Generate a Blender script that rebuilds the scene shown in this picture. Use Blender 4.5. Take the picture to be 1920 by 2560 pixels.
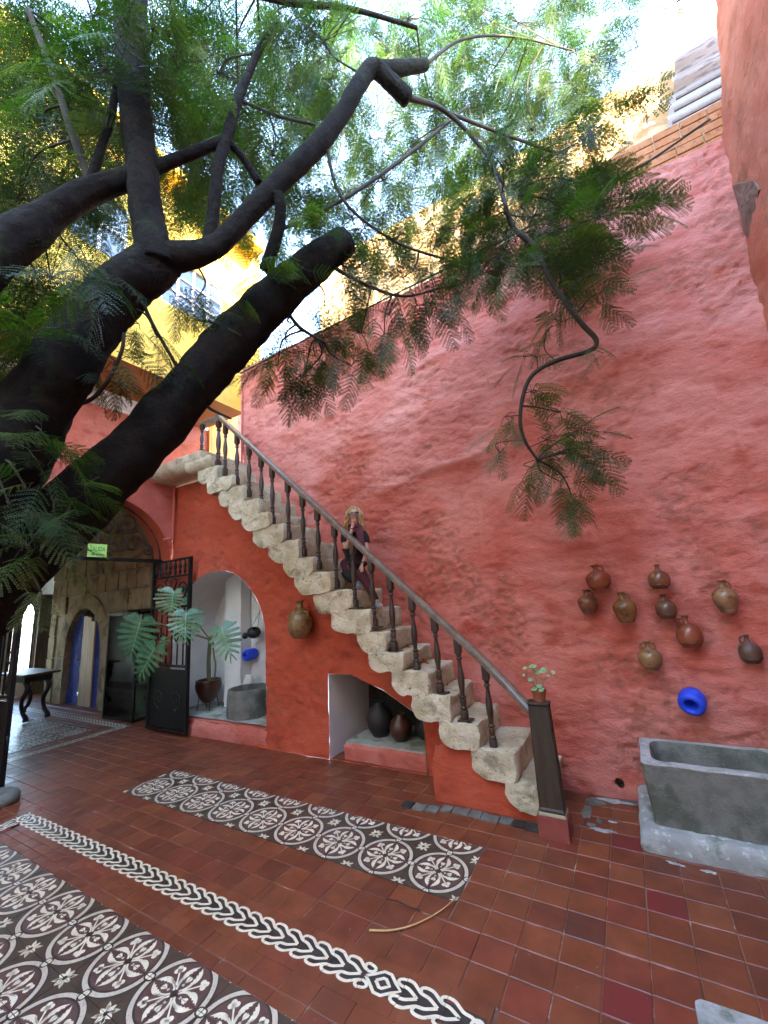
import bpy, bmesh, math, random
import numpy as np
from mathutils import Vector, Matrix, noise as mnoise
from mathutils.geometry import delaunay_2d_cdt

for _o in list(bpy.data.objects):
    bpy.data.objects.remove(_o, do_unlink=True)
SC = bpy.context.scene
COL = SC.collection
PI = math.pi

# ------------------------------------------------------------------ camera
cam_d = bpy.data.cameras.new('camera')
cam = bpy.data.objects.new('camera', cam_d)
COL.objects.link(cam)
yaw, pitch, roll = math.radians(29.886), math.radians(11.66), math.radians(3.987)
Rz = Matrix.Rotation(yaw, 3, 'Z'); Rx = Matrix.Rotation(pitch, 3, 'X'); Ry = Matrix.Rotation(roll, 3, 'Y')
MR = Rz @ Rx @ Ry
right, fwd, up = MR.col[0], MR.col[1], MR.col[2]
m4 = Matrix.Identity(4)
for i in range(3):
    m4[i][0] = right[i]; m4[i][1] = up[i]; m4[i][2] = -fwd[i]
m4[2][3] = 1.9
cam.matrix_world = m4
cam_d.sensor_fit = 'VERTICAL'
cam_d.sensor_height = 36.0
cam_d.lens = 1007.0 / 2560.0 * 36.0
cam_d.clip_start = 0.05
cam_d.clip_end = 2000.0
SC.camera = cam

# ------------------------------------------------------------------ sky, sun, exposure
SUN_DIR = Vector((0.38, -0.87, 0.32)).normalized()
world = bpy.data.worlds.new('World'); SC.world = world
world.use_nodes = True
wn = world.node_tree.nodes; wl = world.node_tree.links
for n in list(wn): wn.remove(n)
w_out = wn.new('ShaderNodeOutputWorld'); w_bg = wn.new('ShaderNodeBackground'); w_sky = wn.new('ShaderNodeTexSky')
w_sky.sky_type = 'NISHITA'; w_sky.sun_disc = False
w_sky.sun_elevation = math.asin(SUN_DIR.z)
w_sky.sun_rotation = math.atan2(SUN_DIR.x, SUN_DIR.y)
w_sky.altitude = 2300.0; w_sky.air_density = 1.0; w_sky.dust_density = 1.0; w_sky.ozone_density = 2.0
w_bg.inputs['Strength'].default_value = 0.15
wl.new(w_sky.outputs[0], w_bg.inputs[0]); wl.new(w_bg.outputs[0], w_out.inputs[0])
sun_d = bpy.data.lights.new('sun', 'SUN'); sun_d.energy = 2.2; sun_d.angle = math.radians(0.5); sun_d.color = (1.0, 0.93, 0.82)
sun = bpy.data.objects.new('sun', sun_d); COL.objects.link(sun)
sun.rotation_euler = SUN_DIR.to_track_quat('Z', 'Y').to_euler()
sun.location = (10, -8, 14)
SC.view_settings.view_transform = 'Standard'; SC.view_settings.look = 'None'
SC.view_settings.gamma = 1.0; SC.view_settings.use_curve_mapping = False
SC.view_settings.exposure = 5.3
SC.view_settings.use_white_balance = True            # camera balanced for open shade
SC.view_settings.white_balance_temperature = 7800.0
SC.view_settings.white_balance_tint = 10.0

# ------------------------------------------------------------------ helpers: materials
def mat(name, c1, c2=None, scale=4.0, contrast=(0.35, 0.65), rough=0.8, c3=None, scale3=1.2, con3=(0.5, 0.62),
        bump=0.0, bscale=40.0, bdist=0.01, metal=0.0, detail=6.0, spec=0.5, c4=None, scale4=14.0, con4=(0.56, 0.66),
        stretch=(1, 1, 1), rvar=0.0, trans=0.0):
    m = bpy.data.materials.new(name); m.use_nodes = True
    nt = m.node_tree; N = nt.nodes; L = nt.links
    b = N['Principled BSDF']
    b.inputs['Roughness'].default_value = rough; b.inputs['Metallic'].default_value = metal
    b.inputs['Specular IOR Level'].default_value = spec
    geo = N.new('ShaderNodeNewGeometry'); mp = N.new('ShaderNodeMapping'); mp.inputs['Scale'].default_value = stretch
    L.new(geo.outputs['Position'], mp.inputs['Vector'])
    def nz(s, d=detail):
        t = N.new('ShaderNodeTexNoise'); t.inputs['Scale'].default_value = s; t.inputs['Detail'].default_value = d
        t.inputs['Roughness'].default_value = 0.6
        L.new(mp.outputs[0], t.inputs['Vector']); return t
    def ramp(src, con):
        r = N.new('ShaderNodeMapRange'); r.inputs['From Min'].default_value = con[0]; r.inputs['From Max'].default_value = con[1]
        r.interpolation_type = 'SMOOTHSTEP'
        L.new(src, r.inputs['Value']); return r.outputs[0]
    def mix(f, a, c):
        x = N.new('ShaderNodeMix'); x.data_type = 'RGBA'
        if isinstance(f, float): x.inputs[0].default_value = f
        else: L.new(f, x.inputs[0])
        if isinstance(a, tuple): x.inputs[6].default_value = (*a, 1)
        else: L.new(a, x.inputs[6])
        if isinstance(c, tuple): x.inputs[7].default_value = (*c, 1)
        else: L.new(c, x.inputs[7])
        return x.outputs[2]
    col = None
    if c2:
        col = mix(ramp(nz(scale).outputs['Fac'], contrast), c1, c2)
    else:
        b.inputs['Base Color'].default_value = (*c1, 1)
    if c3:
        col = mix(ramp(nz(scale3).outputs['Fac'], con3), col if col is not None else c1, c3)
    if c4:
        col = mix(ramp(nz(scale4).outputs['Fac'], con4), col if col is not None else c1, c4)
    if col is not None:
        L.new(col, b.inputs['Base Color'])
    if rvar:
        r = N.new('ShaderNodeMapRange'); r.inputs['To Min'].default_value = max(0.02, rough - rvar); r.inputs['To Max'].default_value = min(1, rough + rvar)
        r.inputs['From Min'].default_value = 0.35; r.inputs['From Max'].default_value = 0.65
        L.new(nz(6.0).outputs['Fac'], r.inputs['Value']); L.new(r.outputs[0], b.inputs['Roughness'])
    if bump:
        bp = N.new('ShaderNodeBump'); bp.inputs['Strength'].default_value = bump; bp.inputs['Distance'].default_value = bdist
        L.new(nz(bscale, 8.0).outputs['Fac'], bp.inputs['Height']); L.new(bp.outputs[0], b.inputs['Normal'])
    m['helpers'] = 0
    return m

def plaster(name, base, pink, deep, grime, bare, bumpk=0.55):
    """old limewashed plaster: mottled colour, worn bare spots, fine relief"""
    m = bpy.data.materials.new(name); m.use_nodes = True
    nt = m.node_tree; N = nt.nodes; L = nt.links; b = N['Principled BSDF']
    b.inputs['Roughness'].default_value = 0.86; b.inputs['Specular IOR Level'].default_value = 0.25
    geo = N.new('ShaderNodeNewGeometry'); pos = geo.outputs['Position']
    def nz(s, d=6.0, st=(1, 1, 1), r=0.6):
        mp = N.new('ShaderNodeMapping'); mp.inputs['Scale'].default_value = st; L.new(pos, mp.inputs[0])
        t = N.new('ShaderNodeTexNoise'); t.inputs['Scale'].default_value = s; t.inputs['Detail'].default_value = d; t.inputs['Roughness'].default_value = r
        L.new(mp.outputs[0], t.inputs['Vector']); return t.outputs['Fac']
    def ramp(src, a, c):
        r = N.new('ShaderNodeMapRange'); r.inputs['From Min'].default_value = a; r.inputs['From Max'].default_value = c; r.interpolation_type = 'SMOOTHSTEP'
        L.new(src, r.inputs['Value']); return r.outputs[0]
    def mix(f, a, c):
        x = N.new('ShaderNodeMix'); x.data_type = 'RGBA'; L.new(f, x.inputs[0])
        for s, v in ((6, a), (7, c)):
            if isinstance(v, tuple): x.inputs[s].default_value = (*v, 1)
            else: L.new(v, x.inputs[s])
        return x.outputs[2]
    c = mix(ramp(nz(1.1, 5), .38, .62), base, pink)
    c = mix(ramp(nz(2.3, 8, (1, 1, 1.6)), .5, .72), c, deep)
    at = N.new('ShaderNodeAttribute'); at.attribute_name = 'wear'; at.attribute_type = 'GEOMETRY'
    g = N.new('ShaderNodeMath'); g.operation = 'MULTIPLY'
    wk = N.new('ShaderNodeMath'); wk.operation = 'MULTIPLY'; wk.inputs[1].default_value = .6; L.new(at.outputs['Fac'], wk.inputs[0]); L.new(wk.outputs[0], g.inputs[0]); L.new(ramp(nz(9, 10, (1, 1, 1.3), .7), .44, .56), g.inputs[1])
    c = mix(g.outputs[0], c, grime)
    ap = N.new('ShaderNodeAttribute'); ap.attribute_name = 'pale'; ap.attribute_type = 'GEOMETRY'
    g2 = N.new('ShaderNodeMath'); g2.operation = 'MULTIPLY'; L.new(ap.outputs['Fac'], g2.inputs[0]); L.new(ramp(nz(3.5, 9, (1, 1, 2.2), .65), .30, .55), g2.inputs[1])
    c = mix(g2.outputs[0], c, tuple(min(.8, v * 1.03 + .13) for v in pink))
    c = mix(ramp(nz(16, 9, (1, 1, 1.5), .7), .63, .74), c, bare)
    c = mix(ramp(nz(1.7, 10, (2.5, 2.5, .35), .7), .56, .75), c, tuple(.55 * p + .45 * q for p, q in zip(base, grime)))
    L.new(c, b.inputs['Base Color'])
    bp = N.new('ShaderNodeBump'); bp.inputs['Strength'].default_value = bumpk; bp.inputs['Distance'].default_value = 0.025
    L.new(nz(11, 12, (1, 1, 1.45), .64), bp.inputs['Height'])
    bp2 = N.new('ShaderNodeBump'); bp2.inputs['Strength'].default_value = bumpk; bp2.inputs['Distance'].default_value = 0.006
    L.new(nz(70, 8, (1, 1, 1.2), .65), bp2.inputs['Height']); L.new(bp.outputs[0], bp2.inputs['Normal'])
    L.new(bp2.outputs[0], b.inputs['Normal'])
    return m

def leafmat(name, c1, c2, trans=0.35, rough=0.45, scale=3.0):
    m = bpy.data.materials.new(name); m.use_nodes = True
    nt = m.node_tree; N = nt.nodes; L = nt.links; b = N['Principled BSDF']; out = N['Material Output']
    geo = N.new('ShaderNodeNewGeometry'); t = N.new('ShaderNodeTexNoise'); t.inputs['Scale'].default_value = scale; t.inputs['Detail'].default_value = 3
    L.new(geo.outputs['Position'], t.inputs['Vector'])
    r = N.new('ShaderNodeMapRange'); r.inputs['From Min'].default_value = .35; r.inputs['From Max'].default_value = .65; L.new(t.outputs['Fac'], r.inputs['Value'])
    x = N.new('ShaderNodeMix'); x.data_type = 'RGBA'; L.new(r.outputs[0], x.inputs[0]); x.inputs[6].default_value = (*c1, 1); x.inputs[7].default_value = (*c2, 1)
    L.new(x.outputs[2], b.inputs['Base Color']); b.inputs['Roughness'].default_value = rough
    tr = N.new('ShaderNodeBsdfTranslucent')
    br = N.new('ShaderNodeMix'); br.data_type = 'RGBA'; br.blend_type = 'MULTIPLY'; br.inputs[0].default_value = 1.0
    L.new(x.outputs[2], br.inputs[6]); br.inputs[7].default_value = (1.3, 1.9, .5, 1)
    L.new(br.outputs[2], tr.inputs['Color'])
    ms = N.new('ShaderNodeMixShader'); ms.inputs[0].default_value = trans
    L.new(b.outputs[0], ms.inputs[1]); L.new(tr.outputs[0], ms.inputs[2]); L.new(ms.outputs[0], out.inputs['Surface'])
    return m

def glass(name, tint=(0.85, 0.93, 0.9), rough=0.02):
    m = bpy.data.materials.new(name); m.use_nodes = True
    nt = m.node_tree; N = nt.nodes; L = nt.links; out = N['Material Output']
    gl = N.new('ShaderNodeBsdfGlossy'); gl.inputs['Roughness'].default_value = rough
    tr = N.new('ShaderNodeBsdfTransparent'); tr.inputs['Color'].default_value = (*tint, 1)
    fr = N.new('ShaderNodeFresnel'); fr.inputs['IOR'].default_value = 1.5
    ms = N.new('ShaderNodeMixShader'); L.new(fr.outputs[0], ms.inputs[0]); L.new(tr.outputs[0], ms.inputs[1]); L.new(gl.outputs[0], ms.inputs[2])
    L.new(ms.outputs[0], out.inputs['Surface'])
    return m

def cellmat(name, px, py, cols, rough=.4, bare=(.32, .27, .22), bump=.15, grid_off=(0, 0), rv=.12):
    """tile colour differs from tile to tile (one colour per laid cell), plus wear"""
    m = bpy.data.materials.new(name); m.use_nodes = True
    nt = m.node_tree; N = nt.nodes; L = nt.links; b = N['Principled BSDF']
    geo = N.new('ShaderNodeNewGeometry'); mp = N.new('ShaderNodeMapping')
    mp.inputs['Location'].default_value = (grid_off[0], grid_off[1], 0); mp.inputs['Scale'].default_value = (1 / px, 1 / py, 0)
    L.new(geo.outputs['Position'], mp.inputs[0])
    fl = N.new('ShaderNodeVectorMath'); fl.operation = 'FLOOR'; L.new(mp.outputs[0], fl.inputs[0])
    wnz = N.new('ShaderNodeTexWhiteNoise'); wnz.noise_dimensions = '3D'; L.new(fl.outputs[0], wnz.inputs['Vector'])
    cr = N.new('ShaderNodeValToRGB'); cr.color_ramp.interpolation = 'LINEAR'
    els = cr.color_ramp.elements
    els[0].position = 0; els[0].color = (*cols[0], 1); els[1].position = 1; els[1].color = (*cols[-1], 1)
    for i, c in enumerate(cols[1:-1]):
        e = els.new((i + 1) / (len(cols) - 1)); e.color = (*c, 1)
    L.new(wnz.outputs['Value'], cr.inputs[0])
    def nz(s, d=7): 
        t = N.new('ShaderNodeTexNoise'); t.inputs['Scale'].default_value = s; t.inputs['Detail'].default_value = d; t.inputs['Roughness'].default_value = .65
        L.new(geo.outputs['Position'], t.inputs['Vector']); return t.outputs['Fac']
    def ramp(src, a, c):
        r = N.new('ShaderNodeMapRange'); r.inputs['From Min'].default_value = a; r.inputs['From Max'].default_value = c; L.new(src, r.inputs['Value']); return r.outputs[0]
    hs = N.new('ShaderNodeHueSaturation'); L.new(cr.outputs[0], hs.inputs['Color'])
    L.new(ramp(nz(9), .2, .8), hs.inputs['Value'])
    r0 = N.new('ShaderNodeMapRange'); r0.inputs['From Min'].default_value = .3; r0.inputs['From Max'].default_value = .7; r0.inputs['To Min'].default_value = .72; r0.inputs['To Max'].default_value = 1.25
    L.new(nz(5), r0.inputs['Value']); L.new(r0.outputs[0], hs.inputs['Value'])
    x = N.new('ShaderNodeMix'); x.data_type = 'RGBA'; L.new(ramp(nz(26, 9), .66, .78), x.inputs[0]); L.new(hs.outputs[0], x.inputs[6]); x.inputs[7].default_value = (*bare, 1)
    L.new(x.outputs[2], b.inputs['Base Color'])
    rr = N.new('ShaderNodeMapRange'); rr.inputs['From Min'].default_value = .35; rr.inputs['From Max'].default_value = .65
    rr.inputs['To Min'].default_value = rough - rv; rr.inputs['To Max'].default_value = rough + rv
    L.new(nz(4), rr.inputs['Value']); L.new(rr.outputs[0], b.inputs['Roughness'])
    bp = N.new('ShaderNodeBump'); bp.inputs['Strength'].default_value = bump; bp.inputs['Distance'].default_value = .004
    L.new(nz(60), bp.inputs['Height']); L.new(bp.outputs[0], b.inputs['Normal'])
    return m

# ------------------------------------------------------------------ helpers: objects
def tag(o, label=None, cat=None, group=None, kind=None):
    if label: o['label'] = label
    if cat: o['category'] = cat
    if group: o['group'] = group
    if kind: o['kind'] = kind
    return o

def thing(name, loc, label=None, cat=None, group=None, kind=None):
    o = bpy.data.objects.new(name, None); o.empty_display_size = .1
    COL.objects.link(o); o.location = loc
    return tag(o, label, cat, group, kind)

def root_loc(p):
    v = Vector((0, 0, 0))
    while p is not None:
        v += p.location; p = p.parent
    return v

def link(name, me, parent=None, loc=None):
    o = bpy.data.objects.new(name, me); COL.objects.link(o)
    if parent is not None: o.parent = parent
    if loc is not None: o.location = loc
    return o

class MB:
    """collects shapes given in world coordinates; build() links them as one mesh object"""
    def __init__(s): s.v = []; s.f = []; s.mi = []; s.k = 0
    def add(s, vs, fs):
        n = len(s.v); s.v += [tuple(p) for p in vs]; s.f += [tuple(i + n for i in f) for f in fs]; s.mi += [s.k] * len(fs); return s
    def box(s, a, b, bev=0.0):
        x0, y0, z0 = a; x1, y1, z1 = b
        if bev <= 0:
            vs = [(x0, y0, z0), (x1, y0, z0), (x1, y1, z0), (x0, y1, z0), (x0, y0, z1), (x1, y0, z1), (x1, y1, z1), (x0, y1, z1)]
            return s.add(vs, [(0, 3, 2, 1), (4, 5, 6, 7), (0, 1, 5, 4), (1, 2, 6, 5), (2, 3, 7, 6), (3, 0, 4, 7)])
        bm = bmesh.new(); bmesh.ops.create_cube(bm, size=1)
        for v in bm.verts: v.co = Vector(((x0 + x1) / 2 + v.co.x * (x1 - x0), (y0 + y1) / 2 + v.co.y * (y1 - y0), (z0 + z1) / 2 + v.co.z * (z1 - z0)))
        bmesh.ops.bevel(bm, geom=bm.edges[:], offset=bev, segments=2, affect='EDGES', profile=.6)
        s.bm(bm); return s
    def bm(s, bm):
        bm.verts.index_update()
        s.add([v.co.copy() for v in bm.verts], [[v.index for v in f.verts] for f in bm.faces]); bm.free()
    def lathe(s, c, prof, n=24, axis=Vector((0, 0, 1)), close=False):
        """prof: list of (r, h)"""
        q = axis.to_track_quat('Z', 'Y'); c = Vector(c); vs = []; fs = []
        for r, h in prof:
            for i in range(n):
                a = 2 * PI * i / n; vs.append(c + q @ Vector((r * math.cos(a), r * math.sin(a), h)))
        for j in range(len(prof) - 1):
            for i in range(n):
                a = j * n + i; b = j * n + (i + 1) % n; fs.append((a, b, b + n, a + n))
        if prof[0][0] > 1e-4: fs.append(tuple(range(n - 1, -1, -1)))
        if prof[-1][0] > 1e-4 and close: fs.append(tuple((len(prof) - 1) * n + i for i in range(n)))
        return s.add(vs, fs)
    def tube(s, pts, r, n=8, cap=True, jitter=0.0, seed=0):
        pts = [Vector(p) for p in pts]; m = len(pts)
        rs = [r] * m if isinstance(r, (int, float)) else list(r)
        vs = []; fs = []; ref = None
        for i, p in enumerate(pts):
            t = (pts[min(i + 1, m - 1)] - pts[max(i - 1, 0)])
            if t.length < 1e-9: t = Vector((0, 0, 1))
            t.normalize()
            if ref is None:
                ref = t.orthogonal().normalized()
            else:
                ref = (ref - t * ref.dot(t)); 
                ref = ref.normalized() if ref.length > 1e-6 else t.orthogonal().normalized()
            b = t.cross(ref)
            for k in range(n):
                a = 2 * PI * k / n; d = ref * math.cos(a) + b * math.sin(a); rr = rs[i]
                if jitter:
                    q = p + d * rr
                    rr *= 1 + jitter * (mnoise.noise(q * 5 + Vector((seed, 0, 0))) + .5 * mnoise.noise(q * 17) + .35 * mnoise.noise(q * 40))
                    rr *= 1 - .55 * jitter * max(0, 1 - 3.2 * abs(mnoise.noise(Vector((3.2 * math.cos(a), 3.2 * math.sin(a), (q.z + q.x) * 2.6)) + Vector((seed * 3, 0, 0)))))
                vs.append(p + d * rr)
        for i in range(m - 1):
            for k in range(n):
                a = i * n + k; b2 = i * n + (k + 1) % n; fs.append((a, b2, b2 + n, a + n))
        if cap: fs.append(tuple(range(n - 1, -1, -1))); fs.append(tuple((m - 1) * n + k for k in range(n)))
        return s.add(vs, fs)
    def poly(s, pts): return s.add(pts, [tuple(range(len(pts)))])
    def prism(s, pts, d):
        """closed solid from a planar outline (3D points) swept by vector d"""
        n = len(pts); d = Vector(d); vs = [Vector(p) for p in pts] + [Vector(p) + d for p in pts]
        fs = [tuple(range(n - 1, -1, -1)), tuple(range(n, 2 * n))] + [(i, (i + 1) % n, (i + 1) % n + n, i + n) for i in range(n)]
        return s.add(vs, fs)
    def mesh(s, name, mats, off=Vector((0, 0, 0)), smooth=False, fixn=True):
        me = bpy.data.meshes.new(name)
        me.from_pydata([(p[0] - off.x, p[1] - off.y, p[2] - off.z) for p in s.v], [], s.f)
        for m in (mats if isinstance(mats, (list, tuple)) else [mats]): me.materials.append(m)
        if max(s.mi, default=0) > 0: me.polygons.foreach_set('material_index', s.mi)
        if fixn:
            bm = bmesh.new(); bm.from_mesh(me); bmesh.ops.recalc_face_normals(bm, faces=bm.faces); bm.to_mesh(me); bm.free()
        if smooth:
            me.shade_smooth() if smooth is True else me.shade_smooth()
            if smooth is not True:
                me.set_sharp_from_angle(angle=math.radians(smooth))
        me.update(); return me
    def build(s, name, mats, parent=None, smooth=False, fixn=True):
        off = root_loc(parent) if parent is not None else Vector((0, 0, 0))
        return link(name, s.mesh(name, mats, off, smooth, fixn), parent)
    def solo(s, name, mats, base, smooth=False):
        """a thing that is one mesh, its origin at its base"""
        o = link(name, s.mesh(name, mats, Vector(base), smooth)); o.location = base; return o

def copy_tree(o, parent=None):
    c = o.copy(); COL.objects.link(c); c.parent = parent
    for ch in list(o.children): copy_tree(ch, c)
    return c

def spline(pts, n=8):
    """Catmull-Rom through tuples of any length"""
    P_ = [np.array(p, float) for p in pts]; P_ = [2 * P_[0] - P_[1]] + P_ + [2 * P_[-1] - P_[-2]]
    out = []
    for i in range(1, len(P_) - 2):
        for k in range(n):
            t = k / n; a, b, c, d = P_[i - 1:i + 3]
            out.append(.5 * (2 * b + (c - a) * t + (2 * a - 5 * b + 4 * c - d) * t * t + (3 * b - a - 3 * c + d) * t ** 3))
    out.append(P_[-2]); return out

# numpy value noise
def _h(i, j, s):
    n = (i.astype(np.int64) * 374761393 + j.astype(np.int64) * 668265263 + s * 974634521) & 0xffffffff
    n = ((n ^ (n >> 13)) * 1274126177) & 0xffffffff
    return ((n ^ (n >> 16)) & 0xffff) / 65535.0
def vn(x, y, s=0):
    i = np.floor(x); j = np.floor(y); u = x - i; w = y - j; u = u * u * (3 - 2 * u); w = w * w * (3 - 2 * w)
    a = _h(i, j, s); b = _h(i + 1, j, s); c = _h(i, j + 1, s); d = _h(i + 1, j + 1, s)
    return (a * (1 - u) + b * u) * (1 - w) + (c * (1 - u) + d * u) * w - .5
def fbm(x, y, o=4, s=0, g=.5):
    t = 0; a = 1.0
    for k in range(o):
        t = t + a * vn(x, y, s + k * 17); x = x * 2.03 + 11.3; y = y * 2.03 + 5.7; a *= g
    return t
def sstep(x, a, b):
    t = np.clip((x - a) / (b - a), 0, 1); return t * t * (3 - 2 * t)

def relief(u, z, s=0, k=1.0):
    """outward relief of hand-laid plaster, metres; and wear mask"""
    wx = fbm(u * .8, z * .8, 3, s + 5); wz = fbm(u * .8 + 9, z * .8, 3, s + 6)
    d = .045 * fbm(u * .55, z * .55, 3, s)                                   # slow bulges
    d = d + .027 * fbm(u * 1.6 + wx, z * 4.4 + wz + u * .6, 5, s + 31, .55)           # trowel waves, roughly level
    d = d + .013 * fbm(u * 8, z * 17 + u * 2, 4, s + 47)
    m = sstep(fbm(u * 1.6 + 3, z * 1.9 + 7, 5, s + 71, .6), .20, .34)              # patches where the coat came off
    rgh = fbm(u * 22, z * 26, 3, s + 83)
    d = d + m * (-.010 + .026 * rgh)
    cr = np.abs(fbm(u * 1.1 + 4, z * 2.6 + .8 * u, 4, s + 95)); d = d - .016 * np.exp(-(cr / .009) ** 2)   # cracks
    return k * d, m

def cdt_wall(outer, holes, step, to3d, disp, seed=0):
    """triangulated sheet with holes; to3d(u, v, d) -> point, disp(u, v) -> (d, wear)"""
    def inside(pts, poly):
        poly = np.array(poly); r = np.zeros(len(pts), bool); n = len(poly)
        for i in range(n):
            a = poly[i]; b = poly[(i + 1) % n]
            c = ((a[1] > pts[:, 1]) != (b[1] > pts[:, 1]))
            with np.errstate(divide='ignore', invalid='ignore'):
                xx = (b[0] - a[0]) * (pts[:, 1] - a[1]) / (b[1] - a[1]) + a[0]
            r ^= c & (pts[:, 0] < xx)
        return r
    def dense(poly):
        o = []
        for i in range(len(poly)):
            a = np.array(poly[i], float); b = np.array(poly[(i + 1) % len(poly)], float); n = max(1, int(np.hypot(*(b - a)) / step))
            for k in range(n): o.append(a + (b - a) * k / n)
        return o
    verts = []; edges = []; rings = []
    for pl in [outer] + holes:
        d = dense(pl); n0 = len(verts); verts += d; edges += [(n0 + i, n0 + (i + 1) % len(d)) for i in range(len(d))]; rings.append((n0, len(d)))
    o = np.array(outer); x0, z0 = o.min(0); x1, z1 = o.max(0)
    gx, gz = np.meshgrid(np.arange(x0 + step / 2, x1, step), np.arange(z0 + step / 2, z1, step)); rg = np.random.RandomState(seed)
    g = np.stack([gx.ravel(), gz.ravel()], 1) + rg.uniform(-.25, .25, (gx.size, 2)) * step
    ok = inside(g, outer)
    for h in holes: ok &= ~inside(g, h)
    g = g[ok]
    allv = np.array(verts); 
    keep = np.ones(len(g), bool)
    for i in range(0, len(g), 4000):
        dd = ((g[i:i + 4000, None, :] - allv[None]) ** 2).sum(2).min(1); keep[i:i + 4000] = dd > (step * .45) ** 2
    g = g[keep]
    res = delaunay_2d_cdt([Vector(v) for v in verts] + [Vector(v) for v in g], edges, [], 0, 1e-5)
    V = np.array([(v.x, v.y) for v in res[0]]); T = np.array([t for t in res[2] if len(t) == 3])
    cen = V[T].mean(1); ok = inside(cen, outer)
    for h in holes: ok &= ~inside(cen, h)
    T = T[ok]
    d, w = disp(V[:, 0], V[:, 1])
    P3 = [to3d(V[i, 0], V[i, 1], d[i]) for i in range(len(V))]
    return P3, T.tolist(), w, V

def sheet(name, P3, F, wear, material, parent=None, smooth=True):
    off = root_loc(parent) if parent is not None else Vector((0, 0, 0))
    me = bpy.data.meshes.new(name); me.from_pydata([(p[0] - off.x, p[1] - off.y, p[2] - off.z) for p in P3], [], F)
    me.materials.append(material)
    if wear is not None:
        at = me.attributes.new('wear', 'FLOAT', 'POINT'); at.data.foreach_set('value', np.asarray(wear, np.float32))
    if smooth: me.shade_smooth()
    me.update(); return link(name, me, parent)

def rough_loft(loops, amp=.008, freq=9, seed=0, caps=4):
    """solid through closed loops with ringed caps and a noisy skin -> MB"""
    mb = MB(); n = len(loops[0]); L_ = [[Vector(p) for p in l] for l in loops]
    c0 = sum(L_[0], Vector()) / n; c1 = sum(L_[-1], Vector()) / n
    seq = [[c0 + (p - c0) * (k / caps) for p in L_[0]] for k in range(1, caps)] + L_ + [[c1 + (p - c1) * (k / caps) for p in L_[-1]] for k in range(caps - 1, 0, -1)]
    vs = [p for l in seq for p in l]; fs = []
    for j in range(len(seq) - 1):
        for i in range(n): fs.append((j * n + i, j * n + (i + 1) % n, (j + 1) * n + (i + 1) % n, (j + 1) * n + i))
    a = len(vs); vs += [c0, c1]
    for i in range(n): fs.append((a, (i + 1) % n, i)); fs.append((a + 1, (len(seq) - 1) * n + i, (len(seq) - 1) * n + (i + 1) % n))
    sv = Vector((seed * 3.7, seed * 1.3, 0)); out = []
    for p in vs:
        q = p * freq + sv
        d = Vector((mnoise.noise(q), mnoise.noise(q + Vector((31, 0, 0))), mnoise.noise(q + Vector((0, 47, 0)))))
        q2 = q * 3.1
        d += .45 * Vector((mnoise.noise(q2), mnoise.noise(q2 + Vector((31, 0, 0))), mnoise.noise(q2 + Vector((0, 47, 0)))))
        out.append(p + d * amp)
    mb.add(out, fs); return mb

def resample(poly, step):
    o = []
    for i in range(len(poly)):
        a = Vector(poly[i]); b = Vector(poly[(i + 1) % len(poly)]); n = max(1, round((b - a).length / step))
        for k in range(n): o.append(a.lerp(b, k / n))
    return o
def arc(cx, cz, r, a0, a1, n): return [(cx + r * math.cos(a0 + (a1 - a0) * i / n), cz + r * math.sin(a0 + (a1 - a0) * i / n)) for i in range(n + 1)]

# ------------------------------------------------------------------ materials
M_RED = plaster('red_plaster', (.52, .126, .090), (.61, .21, .17), (.42, .078, .050), (.30, .105, .07), (.64, .30, .235), 1.0)
M_ORED = plaster('orange_red_plaster', (.44, .075, .035), (.49, .095, .05), (.31, .05, .026), (.25, .08, .045), (.50, .16, .09), .6)
M_ROSE = plaster('rose_plaster', (.54, .15, .12), (.60, .20, .16), (.48, .12, .09), (.40, .16, .12), (.62, .28, .22), .4)
M_PINKO = plaster('faded_orange_plaster', (.50, .14, .085), (.54, .19, .12), (.38, .12, .07), (.26, .12, .07), (.58, .28, .19), .9)
M_DULLRED = mat('dull_red_paint', (.20, .045, .034), (.26, .06, .045), scale=9, rough=.6, bump=.3)
M_WHITE = plaster('white_limewash', (.74, .74, .70), (.68, .69, .66), (.66, .66, .62), (.45, .44, .40), (.60, .58, .52), .35)
M_YEL = plaster('yellow_plaster', (.72, .48, .09), (.75, .52, .12), (.66, .42, .07), (.5, .33, .08), (.75, .55, .2), .15)
M_CREAM = plaster('cream_plaster', (.70, .64, .54), (.72, .62, .48), (.60, .50, .38), (.5, .42, .32), (.75, .7, .6), .3)
M_OCHRE = mat('ochre_soffit', (.42, .17, .05), (.36, .13, .04), rough=.8, bump=.2)
M_STONE = mat('pale_tuff', (.43, .375, .245), (.58, .52, .375), scale=5, c3=(.25, .225, .155), scale3=5.5, con3=(.52, .72), c4=(.12, .095, .06), scale4=34, con4=(.60, .69), rough=.92, bump=.9, bscale=38, bdist=.012, spec=.2)
M_STEPTOP = M_STONE
M_ASHLAR = mat('brown_tuff_block', (.30, .235, .13), (.40, .32, .19), scale=6, c3=(.19, .14, .085), scale3=2.2, c4=(.12, .09, .055), scale4=45, con4=(.62, .7), rough=.9, bump=.7, bscale=45, bdist=.008, spec=.2)
M_MORTAR = mat('lime_mortar', (.46, .39, .28), (.38, .32, .22), scale=12, rough=.95, bump=.5, bscale=60)
M_GREY = mat('grey_basin_stone', (.125, .130, .112), (.175, .18, .16), scale=9, c3=(.085, .095, .075), scale3=3, c4=(.24, .25, .22), scale4=70, con4=(.60, .72), rough=.8, bump=.9, bscale=70, bdist=.008, spec=.3)
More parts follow.
